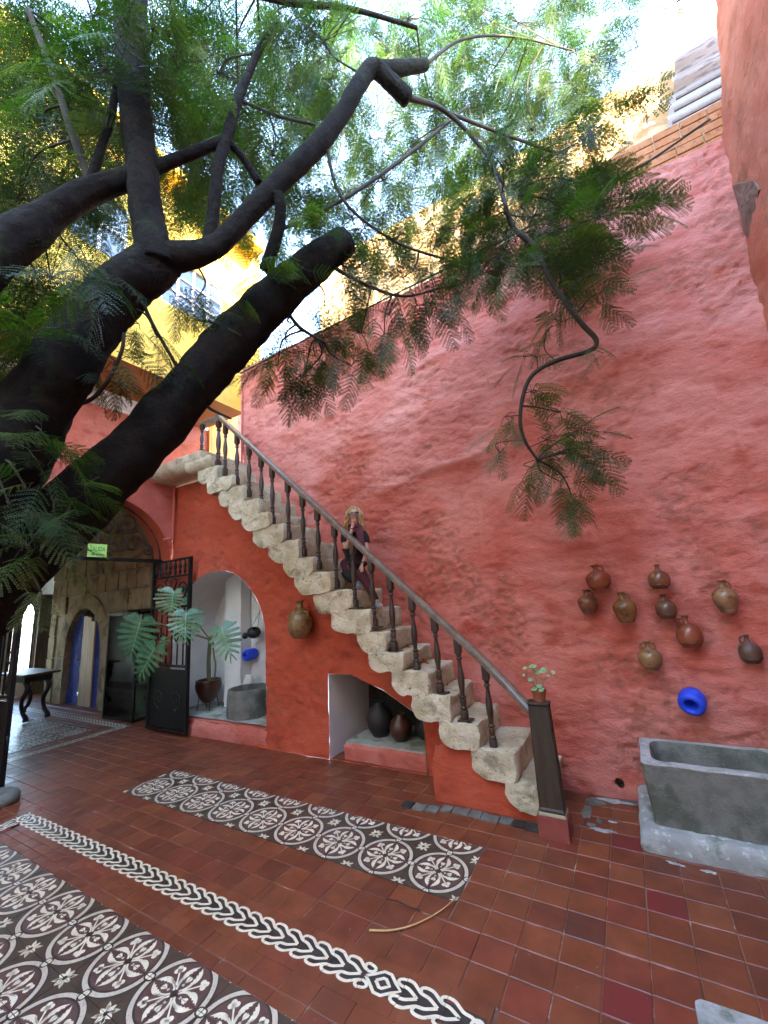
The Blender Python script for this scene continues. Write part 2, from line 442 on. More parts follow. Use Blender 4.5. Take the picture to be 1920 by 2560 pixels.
M_PALEGREY = mat('pale_washed_stone', (.25, .27, .265), (.36, .38, .37), scale=6, c3=(.13, .16, .125), scale3=5, con3=(.52, .66), c4=(.48, .49, .48), scale4=20, rough=.85, bump=.7, bscale=40, bdist=.01)
M_WOODD = mat('dark_turned_wood', (.030, .019, .012), (.055, .034, .021), scale=10, stretch=(3, 3, .6), rough=.42, bump=.15, bscale=60, c4=(.10, .07, .045), scale4=9, con4=(.6, .72))
M_RAIL = mat('worn_rail_wood', (.12, .09, .062), (.19, .15, .11), scale=14, rough=.33, bump=.1, stretch=(1, 1, 1))
M_NEWEL = mat('old_painted_wood', (.034, .022, .014), (.052, .036, .021), scale=7, stretch=(5, 5, .5), c4=(.03, .038, .026), scale4=8, rough=.5, bump=.35, bscale=40)
M_PALEWOOD = mat('pale_wood_trim', (.45, .42, .30), (.36, .33, .23), rough=.6)
M_ORWOOD = mat('orange_varnished_wood', (.50, .25, .06), (.60, .33, .10), scale=5, stretch=(8, 8, .5), rough=.4, bump=.1)
M_PLANK = mat('bare_plank_wood', (.50, .33, .19), (.62, .44, .27), scale=5, stretch=(9, 9, .35), c4=(.30, .18, .10), scale4=4, con4=(.56, .70), rough=.6, bump=.25, bscale=20)
M_BLUEW = mat('blue_wash', (.035, .07, .38), (.06, .11, .50), scale=6, c4=(.10, .15, .48), scale4=18, rough=.7, bump=1.0, bscale=22, bdist=.03)
M_DARKWOOD = mat('dark_door_wood', (.07, .04, .02), (.12, .07, .035), scale=4, stretch=(6, 6, .4), rough=.5, bump=.2)
M_IRON = mat('black_iron', (.004, .005, .0045), (.008, .009, .008), scale=20, rough=.5, metal=.0, bump=.1, spec=.3)
M_BROWNIRON = mat('brown_iron', (.022, .015, .011), (.035, .022, .016), scale=20, rough=.5, metal=.3)
M_TERRA = mat('terracotta', (.20, .055, .03), (.26, .08, .04), scale=10, rough=.7, bump=.2)
M_DARKTERRA = mat('dark_glazed_clay', (.045, .018, .010), (.07, .026, .014), scale=6, rough=.28, bump=.05)
M_SOIL = mat('potting_soil', (.05, .038, .025), (.09, .07, .045), scale=40, rough=1, bump=1, bscale=60)
M_BLUE = mat('cobalt_blue_clay', (.005, .05, .58), (.010, .075, .72), scale=12, c4=(.06, .14, .62), scale4=26, con4=(.58, .7), rough=.42, bump=.35, bscale=50, bdist=.006)
M_BLACK = mat('near_black', (.01, .01, .01), (.018, .016, .014), rough=.6)
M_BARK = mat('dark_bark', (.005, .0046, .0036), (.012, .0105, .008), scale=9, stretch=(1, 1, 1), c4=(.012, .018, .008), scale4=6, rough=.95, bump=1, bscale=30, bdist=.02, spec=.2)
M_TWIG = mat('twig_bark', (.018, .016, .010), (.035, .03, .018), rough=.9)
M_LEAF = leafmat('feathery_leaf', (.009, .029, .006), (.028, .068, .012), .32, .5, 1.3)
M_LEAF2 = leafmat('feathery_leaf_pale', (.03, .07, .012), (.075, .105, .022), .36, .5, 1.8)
M_MON = leafmat('monstera_leaf', (.035, .135, .06), (.085, .23, .11), .10, .30, 9)
M_MONRIB = mat('monstera_rib', (.30, .42, .22), (.24, .36, .18), rough=.5)
M_STEM = mat('green_brown_stem', (.11, .13, .055), (.16, .16, .08), scale=12, rough=.7)
M_POTLEAF = leafmat('round_leaf', (.16, .33, .16), (.24, .42, .22), .2, .5, 20)
M_SKIN = mat('skin', (.58, .34, .25), (.62, .37, .28), scale=20, rough=.5)
M_BLACKCLOTH = mat('black_cloth', (.012, .011, .012), (.02, .018, .02), scale=30, rough=.9)
M_BURG = mat('burgundy_cloth', (.060, .011, .020), (.085, .018, .028), scale=30, rough=.9)
M_SCARF = mat('faded_burgundy_scarf', (.12, .036, .045), (.17, .06, .07), scale=30, rough=.95)
M_HAIR = mat('blond_hair', (.40, .25, .10), (.58, .39, .18), scale=30, stretch=(3, 3, .6), c4=(.26, .14, .06), scale4=12, con4=(.52, .64), rough=.5, bump=.8, bscale=60)
M_SHOE = mat('grey_blue_shoe', (.10, .13, .15), (.30, .33, .34), scale=60, rough=.7)
M_GOLD = mat('thin_metal', (.55, .45, .2), metal=.9, rough=.3)
M_GLASSC = glass('cabinet_glass', (.75, .86, .80))
M_WINGLASS = mat('window_glass', (.10, .13, .18), (.16, .19, .24), scale=.8, rough=.08, spec=.9)
M_WPAINT = mat('white_paint', (.75, .75, .75), (.68, .68, .70), rough=.5)
M_BRICK = mat('orange_brick', (.38, .16, .065), (.45, .21, .10), scale=9, c4=(.22, .08, .035), scale4=20, rough=.9, bump=.5)
M_ADOBE = mat('pale_adobe', (.46, .31, .16), (.55, .40, .23), scale=3, c3=(.34, .19, .08), scale3=2.4, con3=(.42, .56), c4=(.50, .42, .30), scale4=7, rough=.95, bump=.8, bscale=14, bdist=.04)
M_TIN = mat('weathered_sheet_metal', (.26, .17, .13), (.32, .22, .17), scale=2, stretch=(1, 1, 5), c3=(.14, .09, .07), scale3=4, rough=.55, metal=.2)
M_TINWHITE = mat('pale_sheet_metal', (.46, .43, .42), (.40, .37, .37), scale=3, rough=.5)
M_BTLGLASS = mat('bottle_glass_shard', (.25, .28, .32), (.35, .38, .42), rough=.1)
M_SIGN = mat('lime_sign_face', (.42, .80, .20), rough=.4)
M_SIGNT = mat('dark_green_print', (.02, .22, .09), rough=.5)
M_STRAW = mat('dry_straw_stalk', (.48, .30, .12), (.55, .37, .17), scale=30, rough=.7)
M_TILE = cellmat('red_clay_tile', .2043, .19, [(.13, .035, .018), (.165, .043, .020), (.19, .052, .023), (.175, .050, .022), (.145, .038, .019), (.18, .040, .022), (.205, .060, .027), (.165, .045, .020)], rough=.44, grid_off=(0.0, -3.68 / .19 + 20))
M_TILEDARK = mat('dark_brown_tile', (.095, .030, .020), (.12, .040, .026), rough=.4, scale=9)
M_TILECRIM = mat('crimson_tile', (.17, .024, .022), (.145, .026, .02), scale=9, rough=.45, c4=(.3, .2, .17), scale4=30, con4=(.64, .75))
M_GROUT = mat('dusty_grout', (.12, .055, .035), (.20, .11, .075), scale=2.2, contrast=(.42, .60), c4=(.46, .40, .34), scale4=5, con4=(.55, .66), rough=.95, bump=.4, bscale=80)
M_ENC = mat('encaustic_brown', (.115, .062, .052), (.09, .05, .042), scale=14, rough=.38, c4=(.13, .08, .07), scale4=30)
M_ENCD = mat('encaustic_black', (.028, .026, .024), (.045, .040, .036), scale=14, rough=.38)
M_ENCG = mat('encaustic_dark_ground', (.082, .056, .040), (.062, .045, .032), scale=14, rough=.38)
M_ENCW = mat('encaustic_cream', (.80, .745, .575), (.70, .645, .48), scale=18, rough=.40, c4=(.46, .40, .33), scale4=45, con4=(.60, .72))
M_ENCW2 = mat('encaustic_worn_cream', (.58, .52, .41), (.52, .46, .35), scale=30, rough=.40, c4=(.36, .30, .24), scale4=70, con4=(.55, .7))
LIMBS = {
 'trunk_a': [(-3.59, 0.868, 1.956, 0.28), (-3.385, 0.975, 2.249, 0.2652), (-3.13, 1.173, 2.524, 0.2226), (-2.897, 1.348, 2.848, 0.198), (-2.704, 1.508, 3.135, 0.1824), (-2.48, 1.667, 3.505, 0.177), (-2.272, 1.821, 3.855, 0.1708), (-2.01, 2.047, 4.279, 0.16), (-1.77, 2.228, 4.592, 0.1419), (-1.578, 2.38, 4.815, 0.1217)],
 'trunk_b': [(-3.187, 0.73, 2.518, 0.2576), (-3.023, 0.814, 2.807, 0.235), (-2.933, 0.906, 3.135, 0.2058), (-2.795, 1.013, 3.513, 0.1785), (-2.641, 1.13, 3.887, 0.1669), (-2.491, 1.243, 4.123, 0.1577), (-2.401, 1.348, 4.293, 0.14)],
 'b1': [(-2.407, 1.311, 4.186, 0.1375), (-2.428, 1.268, 4.463, 0.1112), (-2.44, 1.22, 4.736, 0.1064), (-2.454, 1.167, 5.173, 0.1054), (-2.467, 1.111, 5.624, 0.1044), (-2.45, 1.069, 6.086, 0.1121), (-2.443, 1.019, 6.563, 0.108)],
 'b2': [(-2.404, 1.328, 4.272, 0.1112), (-2.204, 1.487, 4.334, 0.0849), (-2.101, 1.596, 4.474, 0.0754), (-1.961, 1.726, 4.757, 0.072), (-1.808, 1.862, 5.05, 0.0744), (-1.681, 1.991, 5.308, 0.08), (-1.539, 2.122, 5.594, 0.0759), (-1.395, 2.242, 5.935, 0.0714), (-1.277, 2.346, 6.28, 0.07), (-1.186, 2.417, 6.447, 0.071), (-1.085, 2.551, 6.374, 0.072), (-1.004, 2.677, 6.288, 0.073)],
 'b2b': [(-1.167, 2.431, 6.433, 0.0694), (-1.025, 2.601, 6.555, 0.0629), (-0.845, 2.832, 6.763, 0.0524)],
 'b3': [(-2.169, 1.527, 4.347, 0.0491), (-2.115, 1.532, 4.706, 0.0433), (-2.073, 1.533, 5.05, 0.0407), (-2.022, 1.562, 5.301, 0.0414), (-1.932, 1.591, 5.643, 0.0351), (-1.829, 1.634, 5.958, 0.0285), (-1.735, 1.665, 6.153, 0.0215), (-1.646, 1.711, 6.322, 0.0181)],
 'b4': [(-2.024, 1.564, 5.284, 0.031), (-1.985, 1.659, 5.231, 0.028), (-1.921, 1.772, 5.057, 0.0319)],
 'b5': [(-2.017, 1.567, 5.29, 0.0345), (-2.176, 1.444, 5.175, 0.0407), (-2.293, 1.344, 5.066, 0.0433), (-2.433, 1.226, 4.928, 0.0457)],
 'b6': [(-2.92, 0.564, 3.858, 0.1426), (-2.883, 0.654, 4.066, 0.1248), (-2.837, 0.753, 4.257, 0.1125), (-2.775, 0.855, 4.47, 0.0884), (-2.675, 0.982, 4.676, 0.081), (-2.551, 1.114, 4.814, 0.0723), (-2.465, 1.203, 4.895, 0.0679)],
 'b7': [(-2.691, 0.976, 4.662, 0.031), (-2.614, 1.002, 4.984, 0.0284), (-2.551, 1.025, 5.286, 0.0257), (-2.546, 1.041, 5.729, 0.0233), (-2.587, 1.015, 6.233, 0.0207)],
 'b8': [(-2.666, 1.003, 4.709, 0.0281), (-2.748, 0.9, 5.089, 0.0253), (-2.909, 0.781, 5.696, 0.0229), (-3.034, 0.649, 6.197, 0.02)],
 'b9': [(-1.792, 1.843, 4.921, 0.0491), (-1.797, 1.875, 4.826, 0.0422), (-1.867, 1.913, 4.692, 0.0463), (-2.022, 1.939, 4.46, 0.0543)],
 'h1': [(-0.482, 3.432, 6.011, 0.0137), (-0.416, 3.375, 5.519, 0.0197), (-0.359, 3.286, 5.039, 0.0228), (-0.23, 3.304, 4.783, 0.0261), (-0.113, 3.359, 4.336, 0.0234), (0.024, 3.458, 4.004, 0.0212), (0.109, 3.522, 3.841, 0.021), (0.042, 3.493, 3.753, 0.0198), (-0.206, 3.344, 3.679, 0.019), (-0.379, 3.267, 3.588, 0.019), (-0.473, 3.248, 3.438, 0.0174), (-0.53, 3.264, 3.236, 0.0159), (-0.528, 3.305, 3.067, 0.0137), (-0.466, 3.38, 2.904, 0.0095)],
 't1': [(-1.867, 1.913, 4.692, 0.0143), (-1.461, 2.373, 5.225, 0.0156), (-1.038, 2.902, 6.001, 0.0175), (-0.622, 3.417, 6.821, 0.0145)],
 't2': [(-0.995, 2.68, 6.295, 0.0294), (-0.777, 3.065, 6.441, 0.0224), (-0.541, 3.383, 6.173, 0.0184), (-0.378, 3.588, 5.705, 0.0138)],
 't3': [(-1.54, 2.124, 5.587, 0.0152), (-1.489, 2.27, 5.095, 0.0133), (-1.222, 2.607, 4.819, 0.0117), (-0.905, 2.931, 4.717, 0.0101)],
 't4': [(-1.731, 2.242, 4.626, 0.019), (-1.514, 2.517, 4.494, 0.0156), (-1.267, 2.792, 4.428, 0.0121), (-0.97, 3.05, 4.555, 0.0083)],
 't5': [(-0.845, 2.832, 6.763, 0.0175), (-0.538, 3.216, 7.374, 0.0141), (-0.098, 3.816, 7.895, 0.0114), (0.484, 4.459, 8.084, 0.0083)],
 't6': [(-0.795, 3.053, 6.451, 0.0179), (-0.454, 3.574, 6.568, 0.0169), (0.091, 4.14, 6.495, 0.0152)],
 't7': [(-1.998, 1.987, 4.315, 0.0181), (-1.949, 2.187, 4.087, 0.0149), (-1.809, 2.357, 3.957, 0.0114)],
 't8': [(-2.454, 1.029, 6.496, 0.0483), (-2.232, 1.391, 6.993, 0.0379), (-1.836, 1.932, 7.163, 0.029), (-1.388, 2.471, 7.465, 0.0224), (-0.946, 3.032, 7.659, 0.0193)],
 't9': [(-1.932, 1.591, 5.643, 0.014), (-1.835, 1.904, 5.798, 0.0133), (-1.683, 2.194, 5.934, 0.0121)],
 'loop': [(-2.523, 1.192, 3.667, 0.0105), (-2.557, 1.199, 3.551, 0.012), (-2.655, 1.183, 3.381, 0.012), (-2.764, 1.147, 3.272, 0.0134), (-2.838, 1.09, 3.233, 0.0133), (-2.856, 1.043, 3.29, 0.0132), (-2.82, 1.029, 3.433, 0.0118)],
 'dead': [(-2.516, 1.25, 4.032, 0.0156), (-2.49, 1.351, 3.817, 0.0126), (-2.505, 1.499, 3.654, 0.0131), (-2.472, 1.626, 3.447, 0.0133), (-2.42, 1.742, 3.332, 0.0119), (-2.327, 1.872, 3.261, 0.0069)],
 'dead2': [(-2.363, 1.573, 3.934, 0.01), (-2.226, 1.663, 3.89, 0.01), (-2.096, 1.759, 3.797, 0.0067)],
}
CLUSTERS = [
 (-3.269, 0.658, 6.366, 0.334, 24, 0.414, 0.45),
 (-3.529, 0.962, 6.738, 0.384, 24, 0.414, 0.45),
 (-2.968, 1.006, 6.614, 0.355, 24, 0.414, 0.45),
 (-3.879, 0.9, 6.595, 0.394, 24, 0.414, 0.45),
 (-3.625, 1.129, 6.408, 0.397, 24, 0.414, 0.45),
 (-2.525, 0.963, 5.601, 0.306, 24, 0.414, 0.45),
 (-2.141, 1.056, 5.75, 0.297, 24, 0.414, 0.45),
 (-2.885, 1.736, 7.213, 0.432, 24, 0.414, 0.45),
 (-3.483, 0.776, 5.513, 0.337, 24, 0.414, 0.45),
 (-3.186, 0.943, 5.345, 0.333, 24, 0.414, 0.45),
 (-3.942, 1.52, 6.743, 0.458, 24, 0.414, 0.45),
 (-2.62, 1.515, 6.058, 0.372, 24, 0.414, 0.45),
 (-2.748, 1.731, 7.56, 0.432, 24, 0.414, 0.45),
 (-2.28, 1.661, 6.313, 0.373, 24, 0.414, 0.45),
 (-3.665, 1.312, 5.643, 0.399, 24, 0.414, 0.45),
 (-3.34, 0.814, 4.893, 0.319, 24, 0.414, 0.45),
 (-3.33, 1.445, 5.86, 0.399, 24, 0.414, 0.45),
 (-4.12, 1.011, 7.506, 0.437, 24, 0.414, 0.45),
 (-2.773, 1.43, 6.439, 0.38, 24, 0.414, 0.45),
 (-3.327, 0.879, 4.119, 0.194, 14, 0.345, 0.5),
 (-3.058, 0.96, 4.19, 0.191, 14, 0.345, 0.5),
 (-2.756, 0.789, 3.531, 0.162, 14, 0.345, 0.5),
 (-2.937, 1.062, 4.354, 0.195, 14, 0.345, 0.5),
 (-3.014, 0.996, 3.867, 0.187, 14, 0.345, 0.5),
 (-3.078, 0.811, 3.486, 0.173, 14, 0.345, 0.5),
 (-2.357, 0.927, 3.803, 0.16, 14, 0.345, 0.5),
 (-3.362, 1.057, 3.719, 0.2, 14, 0.345, 0.5),
 (-3.092, 0.772, 4.209, 0.181, 14, 0.345, 0.5),
 (-2.689, 2.003, 7.805, 0.411, 24, 0.414, 0.45),
 (-2.532, 2.359, 7.794, 0.433, 30, 0.414, 0.45),
 (-2.098, 2.337, 7.797, 0.41, 24, 0.414, 0.45),
 (-2.834, 2.365, 7.332, 0.439, 24, 0.414, 0.45),
 (-2.714, 1.844, 6.169, 0.367, 24, 0.414, 0.45),
 (-2.614, 2.427, 6.775, 0.422, 24, 0.414, 0.45),
 (-1.926, 2.252, 6.704, 0.373, 24, 0.414, 0.45),
 (-3.45, 2.25, 6.43, 0.441, 24, 0.414, 0.45),
 (-2.92, 2.441, 6.514, 0.433, 24, 0.414, 0.45),
 (-1.938, 1.948, 5.544, 0.326, 24, 0.414, 0.45),
 (-1.451, 2.067, 6.487, 0.331, 24, 0.414, 0.45),
 (-2.691, 1.656, 5.779, 0.342, 24, 0.414, 0.45),
 (-3.266, 2.412, 6.403, 0.445, 24, 0.414, 0.45),
 (-2.173, 3.348, 9.664, 0.535, 35, 0.391, 0.4),
 (-1.906, 3.892, 9.905, 0.572, 35, 0.391, 0.4),
 (-1.255, 3.678, 9.157, 0.508, 35, 0.391, 0.4),
 (-0.922, 4.241, 9.635, 0.548, 35, 0.391, 0.4),
 (-0.439, 4.292, 9.387, 0.525, 35, 0.391, 0.4),
 (-0.034, 4.501, 9.137, 0.518, 35, 0.391, 0.4),
 (0.428, 5.16, 9.805, 0.564, 35, 0.391, 0.4),
 (-2.223, 3.803, 9.095, 0.564, 35, 0.391, 0.4),
 (-2.932, 4.072, 9.42, 0.626, 35, 0.391, 0.4),
 (-1.67, 4.418, 8.814, 0.583, 35, 0.391, 0.4),
 (-1.18, 4.982, 10.071, 0.631, 35, 0.391, 0.4),
 (-0.632, 5.146, 9.99, 0.617, 35, 0.391, 0.4),
 (-0.164, 5.694, 10.146, 0.643, 35, 0.391, 0.4),
 (0.284, 5.366, 9.446, 0.581, 35, 0.391, 0.4),
 (-1.079, 3.814, 7.643, 0.481, 35, 0.391, 0.4),
 (-0.874, 5.18, 9.301, 0.618, 35, 0.391, 0.4),
 (-0.376, 5.646, 9.577, 0.638, 35, 0.391, 0.4),
 (0.148, 5.832, 9.468, 0.626, 35, 0.391, 0.4),
 (-2.65, 3.834, 7.787, 0.561, 35, 0.391, 0.4),
 (-2.219, 4.232, 8.587, 0.589, 35, 0.391, 0.4),
 (-1.784, 3.687, 6.952, 0.491, 35, 0.391, 0.4),
 (-1.746, 4.814, 8.448, 0.612, 35, 0.391, 0.4),
 (-1.117, 4.659, 8.066, 0.561, 35, 0.391, 0.4),
 (-2.792, 3.284, 6.942, 0.505, 35, 0.391, 0.4),
 (-2.075, 3.337, 6.257, 0.462, 35, 0.391, 0.4),
 (-1.195, 5.268, 8.091, 0.616, 35, 0.391, 0.4),
 (-2.074, 5.076, 8.124, 0.643, 35, 0.391, 0.4),
 (-2.142, 2.997, 7.774, 0.467, 35, 0.391, 0.4),
 (-3.323, 3.736, 8.862, 0.606, 35, 0.391, 0.4),
 (-0.606, 4.631, 7.804, 0.53, 35, 0.391, 0.4),
 (-0.095, 4.429, 7.314, 0.479, 35, 0.391, 0.4),
 (-2.319, 3.174, 8.632, 0.507, 35, 0.391, 0.4),
 (-1.764, 4.32, 9.857, 0.6, 35, 0.391, 0.4),
 (0.761, 5.881, 10.426, 0.62, 35, 0.391, 0.4),
 (0.64, 4.48, 7.82, 0.458, 35, 0.391, 0.4),
 (0.454, 5.446, 8.956, 0.569, 35, 0.391, 0.4),
 (-0.404, 2.955, 5.531, 0.237, 20, 0.368, 0.5),
 (-0.328, 3.64, 5.837, 0.279, 20, 0.368, 0.5),
 (-0.502, 3.236, 5.387, 0.255, 20, 0.368, 0.5),
 (-0.102, 3.867, 6.151, 0.289, 20, 0.368, 0.5),
 (0.06, 4.117, 5.937, 0.295, 20, 0.368, 0.5),
 (-0.21, 3.601, 5.335, 0.266, 20, 0.368, 0.5),
 (0.174, 4.095, 6.383, 0.296, 20, 0.368, 0.5),
 (-0.416, 3.359, 4.986, 0.254, 20, 0.368, 0.5),
 (-0.131, 3.341, 4.711, 0.239, 20, 0.368, 0.5),
 (0.264, 3.89, 5.687, 0.272, 20, 0.368, 0.5),
 (0.286, 3.484, 4.918, 0.236, 20, 0.368, 0.5),
 (0.103, 3.548, 4.942, 0.247, 20, 0.368, 0.5),
 (-0.635, 3.295, 5.163, 0.26, 20, 0.368, 0.5),
 (-0.746, 3.353, 5.551, 0.272, 20, 0.368, 0.5),
 (0.302, 3.439, 5.701, 0.244, 20, 0.368, 0.5),
 (-0.088, 3.374, 4.526, 0.237, 12, 0.368, 0.5),
 (0.295, 4.296, 5.251, 0.288, 20, 0.368, 0.5),
 (-1.41, 2.521, 4.67, 0.195, 9, 0.333, 0.65),
 (-1.339, 2.987, 4.796, 0.217, 9, 0.333, 0.65),
 (-1.745, 2.729, 4.716, 0.215, 9, 0.333, 0.65),
 (-1.367, 2.696, 4.229, 0.197, 9, 0.333, 0.65),
 (-1.854, 2.439, 4.379, 0.2, 9, 0.333, 0.65),
 (-1.031, 2.897, 4.617, 0.202, 9, 0.333, 0.65),
 (-0.856, 3.046, 4.781, 0.206, 9, 0.333, 0.65),
 (-1.196, 2.912, 4.381, 0.204, 9, 0.333, 0.65),
 (-2.121, 2.379, 4.279, 0.203, 9, 0.333, 0.65),
 (-1.971, 2.563, 4.046, 0.205, 9, 0.333, 0.65),
 (-2.374, 2.525, 4.185, 0.216, 9, 0.333, 0.65),
 (-1.631, 2.656, 4.141, 0.201, 9, 0.333, 0.65),
 (-2.07, 2.423, 3.833, 0.199, 9, 0.333, 0.65),
 (-0.992, 3.089, 4.497, 0.209, 9, 0.333, 0.65),
 (-0.724, 2.919, 4.427, 0.192, 9, 0.333, 0.65),
 (-1.674, 2.357, 4.685, 0.194, 9, 0.333, 0.65),
 (-1.361, 2.903, 5.151, 0.218, 15, 0.333, 0.65),
 (-0.938, 2.867, 4.97, 0.202, 15, 0.333, 0.65),
 (-1.499, 2.55, 5.028, 0.203, 15, 0.333, 0.65),
 (-0.449, 2.911, 4.451, 0.184, 9, 0.333, 0.65),
 (-2.197, 2.224, 3.826, 0.123, 7, 0.31, 0.6),
 (-2.048, 2.336, 3.719, 0.123, 8, 0.31, 0.6),
 (-1.737, 2.452, 3.98, 0.123, 9, 0.31, 0.6),
 (-1.669, 2.538, 3.784, 0.123, 7, 0.31, 0.6),
 (-1.921, 2.37, 3.88, 0.123, 8, 0.31, 0.6),
 (-1.394, 2.637, 4.029, 0.123, 7, 0.31, 0.6),
 (0.022, 3.337, 4.262, 0.114, 4, 0.31, 0.6),
 (0.203, 3.417, 4.36, 0.095, 4, 0.31, 0.6),
 (-0.235, 3.274, 3.907, 0.095, 4, 0.31, 0.6),
 (-0.428, 3.204, 3.734, 0.114, 4, 0.31, 0.6),
 (-0.151, 3.297, 4.013, 0.095, 4, 0.31, 0.6),
 (0.034, 3.469, 3.735, 0.114, 4, 0.31, 0.6),
 (-0.411, 3.285, 3.433, 0.133, 5, 0.31, 0.6),
 (-0.241, 3.422, 3.269, 0.171, 8, 0.31, 0.6),
 (-0.135, 3.521, 3.11, 0.171, 8, 0.31, 0.6),
 (-0.375, 3.396, 3.054, 0.171, 9, 0.31, 0.6),
 (-0.204, 3.533, 2.891, 0.171, 9, 0.31, 0.6),
 (-0.637, 3.196, 3.263, 0.133, 5, 0.31, 0.6),
 (-0.509, 3.37, 2.84, 0.171, 9, 0.31, 0.6),
 (-0.332, 3.502, 2.713, 0.152, 8, 0.31, 0.6),
 (-0.127, 3.561, 2.96, 0.133, 5, 0.31, 0.6),
 (-0.718, 3.219, 2.969, 0.114, 4, 0.31, 0.6),
 (0.211, 3.458, 4.209, 0.095, 4, 0.31, 0.6),
 (-0.262, 3.584, 2.539, 0.095, 4, 0.31, 0.6),
 (-2.762, 1.159, 3.475, 0.137, 8, 0.287, 0.35),
 (-2.698, 1.235, 3.556, 0.109, 7, 0.287, 0.35),
 (-2.665, 0.873, 2.93, 0.155, 5, 0.287, 0.35),
 (-2.727, 0.8, 2.841, 0.152, 4, 0.287, 0.35),
 (-2.655, 0.965, 2.816, 0.159, 4, 0.287, 0.35),
 (-2.662, 0.841, 2.575, 0.173, 5, 0.287, 0.35),
 (-2.572, 1.058, 2.626, 0.106, 3, 0.287, 0.35),
 (-2.622, 0.963, 2.407, 0.152, 6, 0.287, 0.35),
 (-2.692, 1.03, 2.453, 0.106, 3, 0.287, 0.35),
 (-2.647, 0.862, 2.276, 0.145, 5, 0.287, 0.35),
 (-2.686, 0.955, 2.287, 0.101, 4, 0.287, 0.35),
 (-2.695, 0.783, 2.495, 0.145, 4, 0.287, 0.35),
 (-2.873, 1.022, 2.049, 0.093, 2, 0.287, 0.35),
 (-1.791, 2.026, 4.403, 0.125, 7, 0.287, 0.35),
 (-1.981, 1.83, 4.274, 0.121, 7, 0.287, 0.35),
 (-1.649, 2.149, 4.723, 0.147, 11, 0.287, 0.35),
 (-1.902, 1.943, 4.483, 0.143, 7, 0.287, 0.35),
 (-2.523, 1.406, 3.755, 0.097, 5, 0.253, 0.7),
 (-2.482, 1.521, 3.619, 0.066, 4, 0.253, 0.7),
 (-2.571, 1.303, 3.823, 0.095, 5, 0.253, 0.7),
 (-2.308, 1.567, 4.094, 0.1, 7, 0.253, 0.7),
 (-2.166, 1.734, 3.983, 0.085, 5, 0.253, 0.7),
 (-2.409, 1.456, 4.067, 0.115, 7, 0.253, 0.7),
]
# ================================================================== GROUND AND FLOOR
_mb = MB(); _mb.box((-250, -250, -.6), (250, 250, -.05)); M_EARTH = mat('dry_earth', (.30, .24, .18), (.25, .2, .15), rough=1)
g = _mb.build('ground', M_EARTH); tag(g, 'dry earth ground beyond the courtyard', 'ground', kind='structure')

floor = thing('courtyard_floor', (0, 0, 0), 'courtyard floor of red clay tiles with patterned tile carpets', 'floor', kind='structure')
_mb = MB(); _mb.box((-14.2, -6.2, -.06), (1.42, 5.2, -.0045)); _mb.build('grout_bed', M_GROUT, floor)

def px_of(p):
    d = Vector(p) - Vector((0, 0, 1.9)); c = MR.transposed() @ d
    if c.y < .05: return None
    return 960 + 1007 * c.x / c.y, 1280 - 1007 * c.z / c.y, c.y

S_E = .21375
PANELS = [(-5.077, 2.704, -1.229, 3.298), (-5.077, .89, -1.229, 1.704), (-5.53, 1.875, -4.0, 2.125), (-4.0, 1.895, -2.4, 2.145), (-2.4, 1.915, -.82, 2.165), (-5.53, .6, -5.36, 1.99),
          (-13.1, 2.51, -8.18, 3.80), (-7.90, 2.20, -7.72, 4.19), (-13.2, 4.02, -7.72, 4.19)]
def rect_minus(r, p):
    x0, y0, x1, y1 = r; a0, b0, a1, b1 = p
    if a0 >= x1 or a1 <= x0 or b0 >= y1 or b1 <= y0: return [r]
    o = []
    if a0 > x0: o.append((x0, y0, a0, y1))
    if a1 < x1: o.append((a1, y0, x1, y1))
    xa, xb = max(x0, a0), min(x1, a1)
    if b0 > y0: o.append((xa, y0, xb, b0))
    if b1 < y1: o.append((xa, b1, xb, y1))
    return [q for q in o if q[2] - q[0] > .018 and q[3] - q[1] > .018]
def tile_mb(w, d, z=0.0, gap=.0022, ch=.004, rnd=None, mb=None, cx=0, cy=0):
    mb = mb or MB(); g_ = gap; r = rnd or (lambda: 0)
    hx, hy = w / 2 - g_, d / 2 - g_
    t = [(-hx + r(), -hy + r()), (hx + r(), -hy + r()), (hx + r(), hy + r()), (-hx + r(), hy + r())]
    b = [(cx + x, cy + y, z - .03) for x, y in t]; m_ = [(cx + x, cy + y, z - ch * .8) for x, y in t]
    tp = [(cx + x - math.copysign(ch, x), cy + y - math.copysign(ch, y), z) for x, y in t]
    fs = [(i, (i + 1) % 4, 4 + (i + 1) % 4, 4 + i) for i in range(4)] + [(4 + i, 4 + (i + 1) % 4, 8 + (i + 1) % 4, 8 + i) for i in range(4)] + [(8, 9, 10, 11)]
    return mb.add(b + m_ + tp, fs)
PX, PY = .2043, .19
rng = random.Random(7)
cells = []
for i in range(-69, 8):
    for j in range(-32, 9):
        x0 = PX * i; y0 = 3.68 + PY * j
        if x0 > 1.42 or x0 < -14.1 or y0 > 5.15 or y0 < -6: continue
        rs = [(x0, y0, x0 + PX, min(y0 + PY, 5.19))]
        for p in PANELS: rs = [q for r in rs for q in rect_minus(r, p)]
        for r in rs: cells.append((r, i, j))
def vis(r):
    c = px_of(((r[0] + r[2]) / 2, (r[1] + r[3]) / 2, 0))
    return c is not None and -60 < c[0] < 1980 and 1400 < c[1] < 2640
cells.sort(key=lambda q: (0 if vis(q[0]) else 1, math.hypot((q[0][0] + q[0][2]) / 2, (q[0][1] + q[0][3]) / 2)))
def jit(): return rng.uniform(-.0016, .0016)
full = [tile_mb(PX, PY, rnd=jit).mesh('floor_tile', M_TILE, fixn=True) for _ in range(5)]
dark_m = tile_mb(PX, PY, rnd=jit).mesh('floor_tile', M_TILEDARK); crim_m = tile_mb(PX, PY, rnd=jit).mesh('floor_tile', M_TILECRIM)
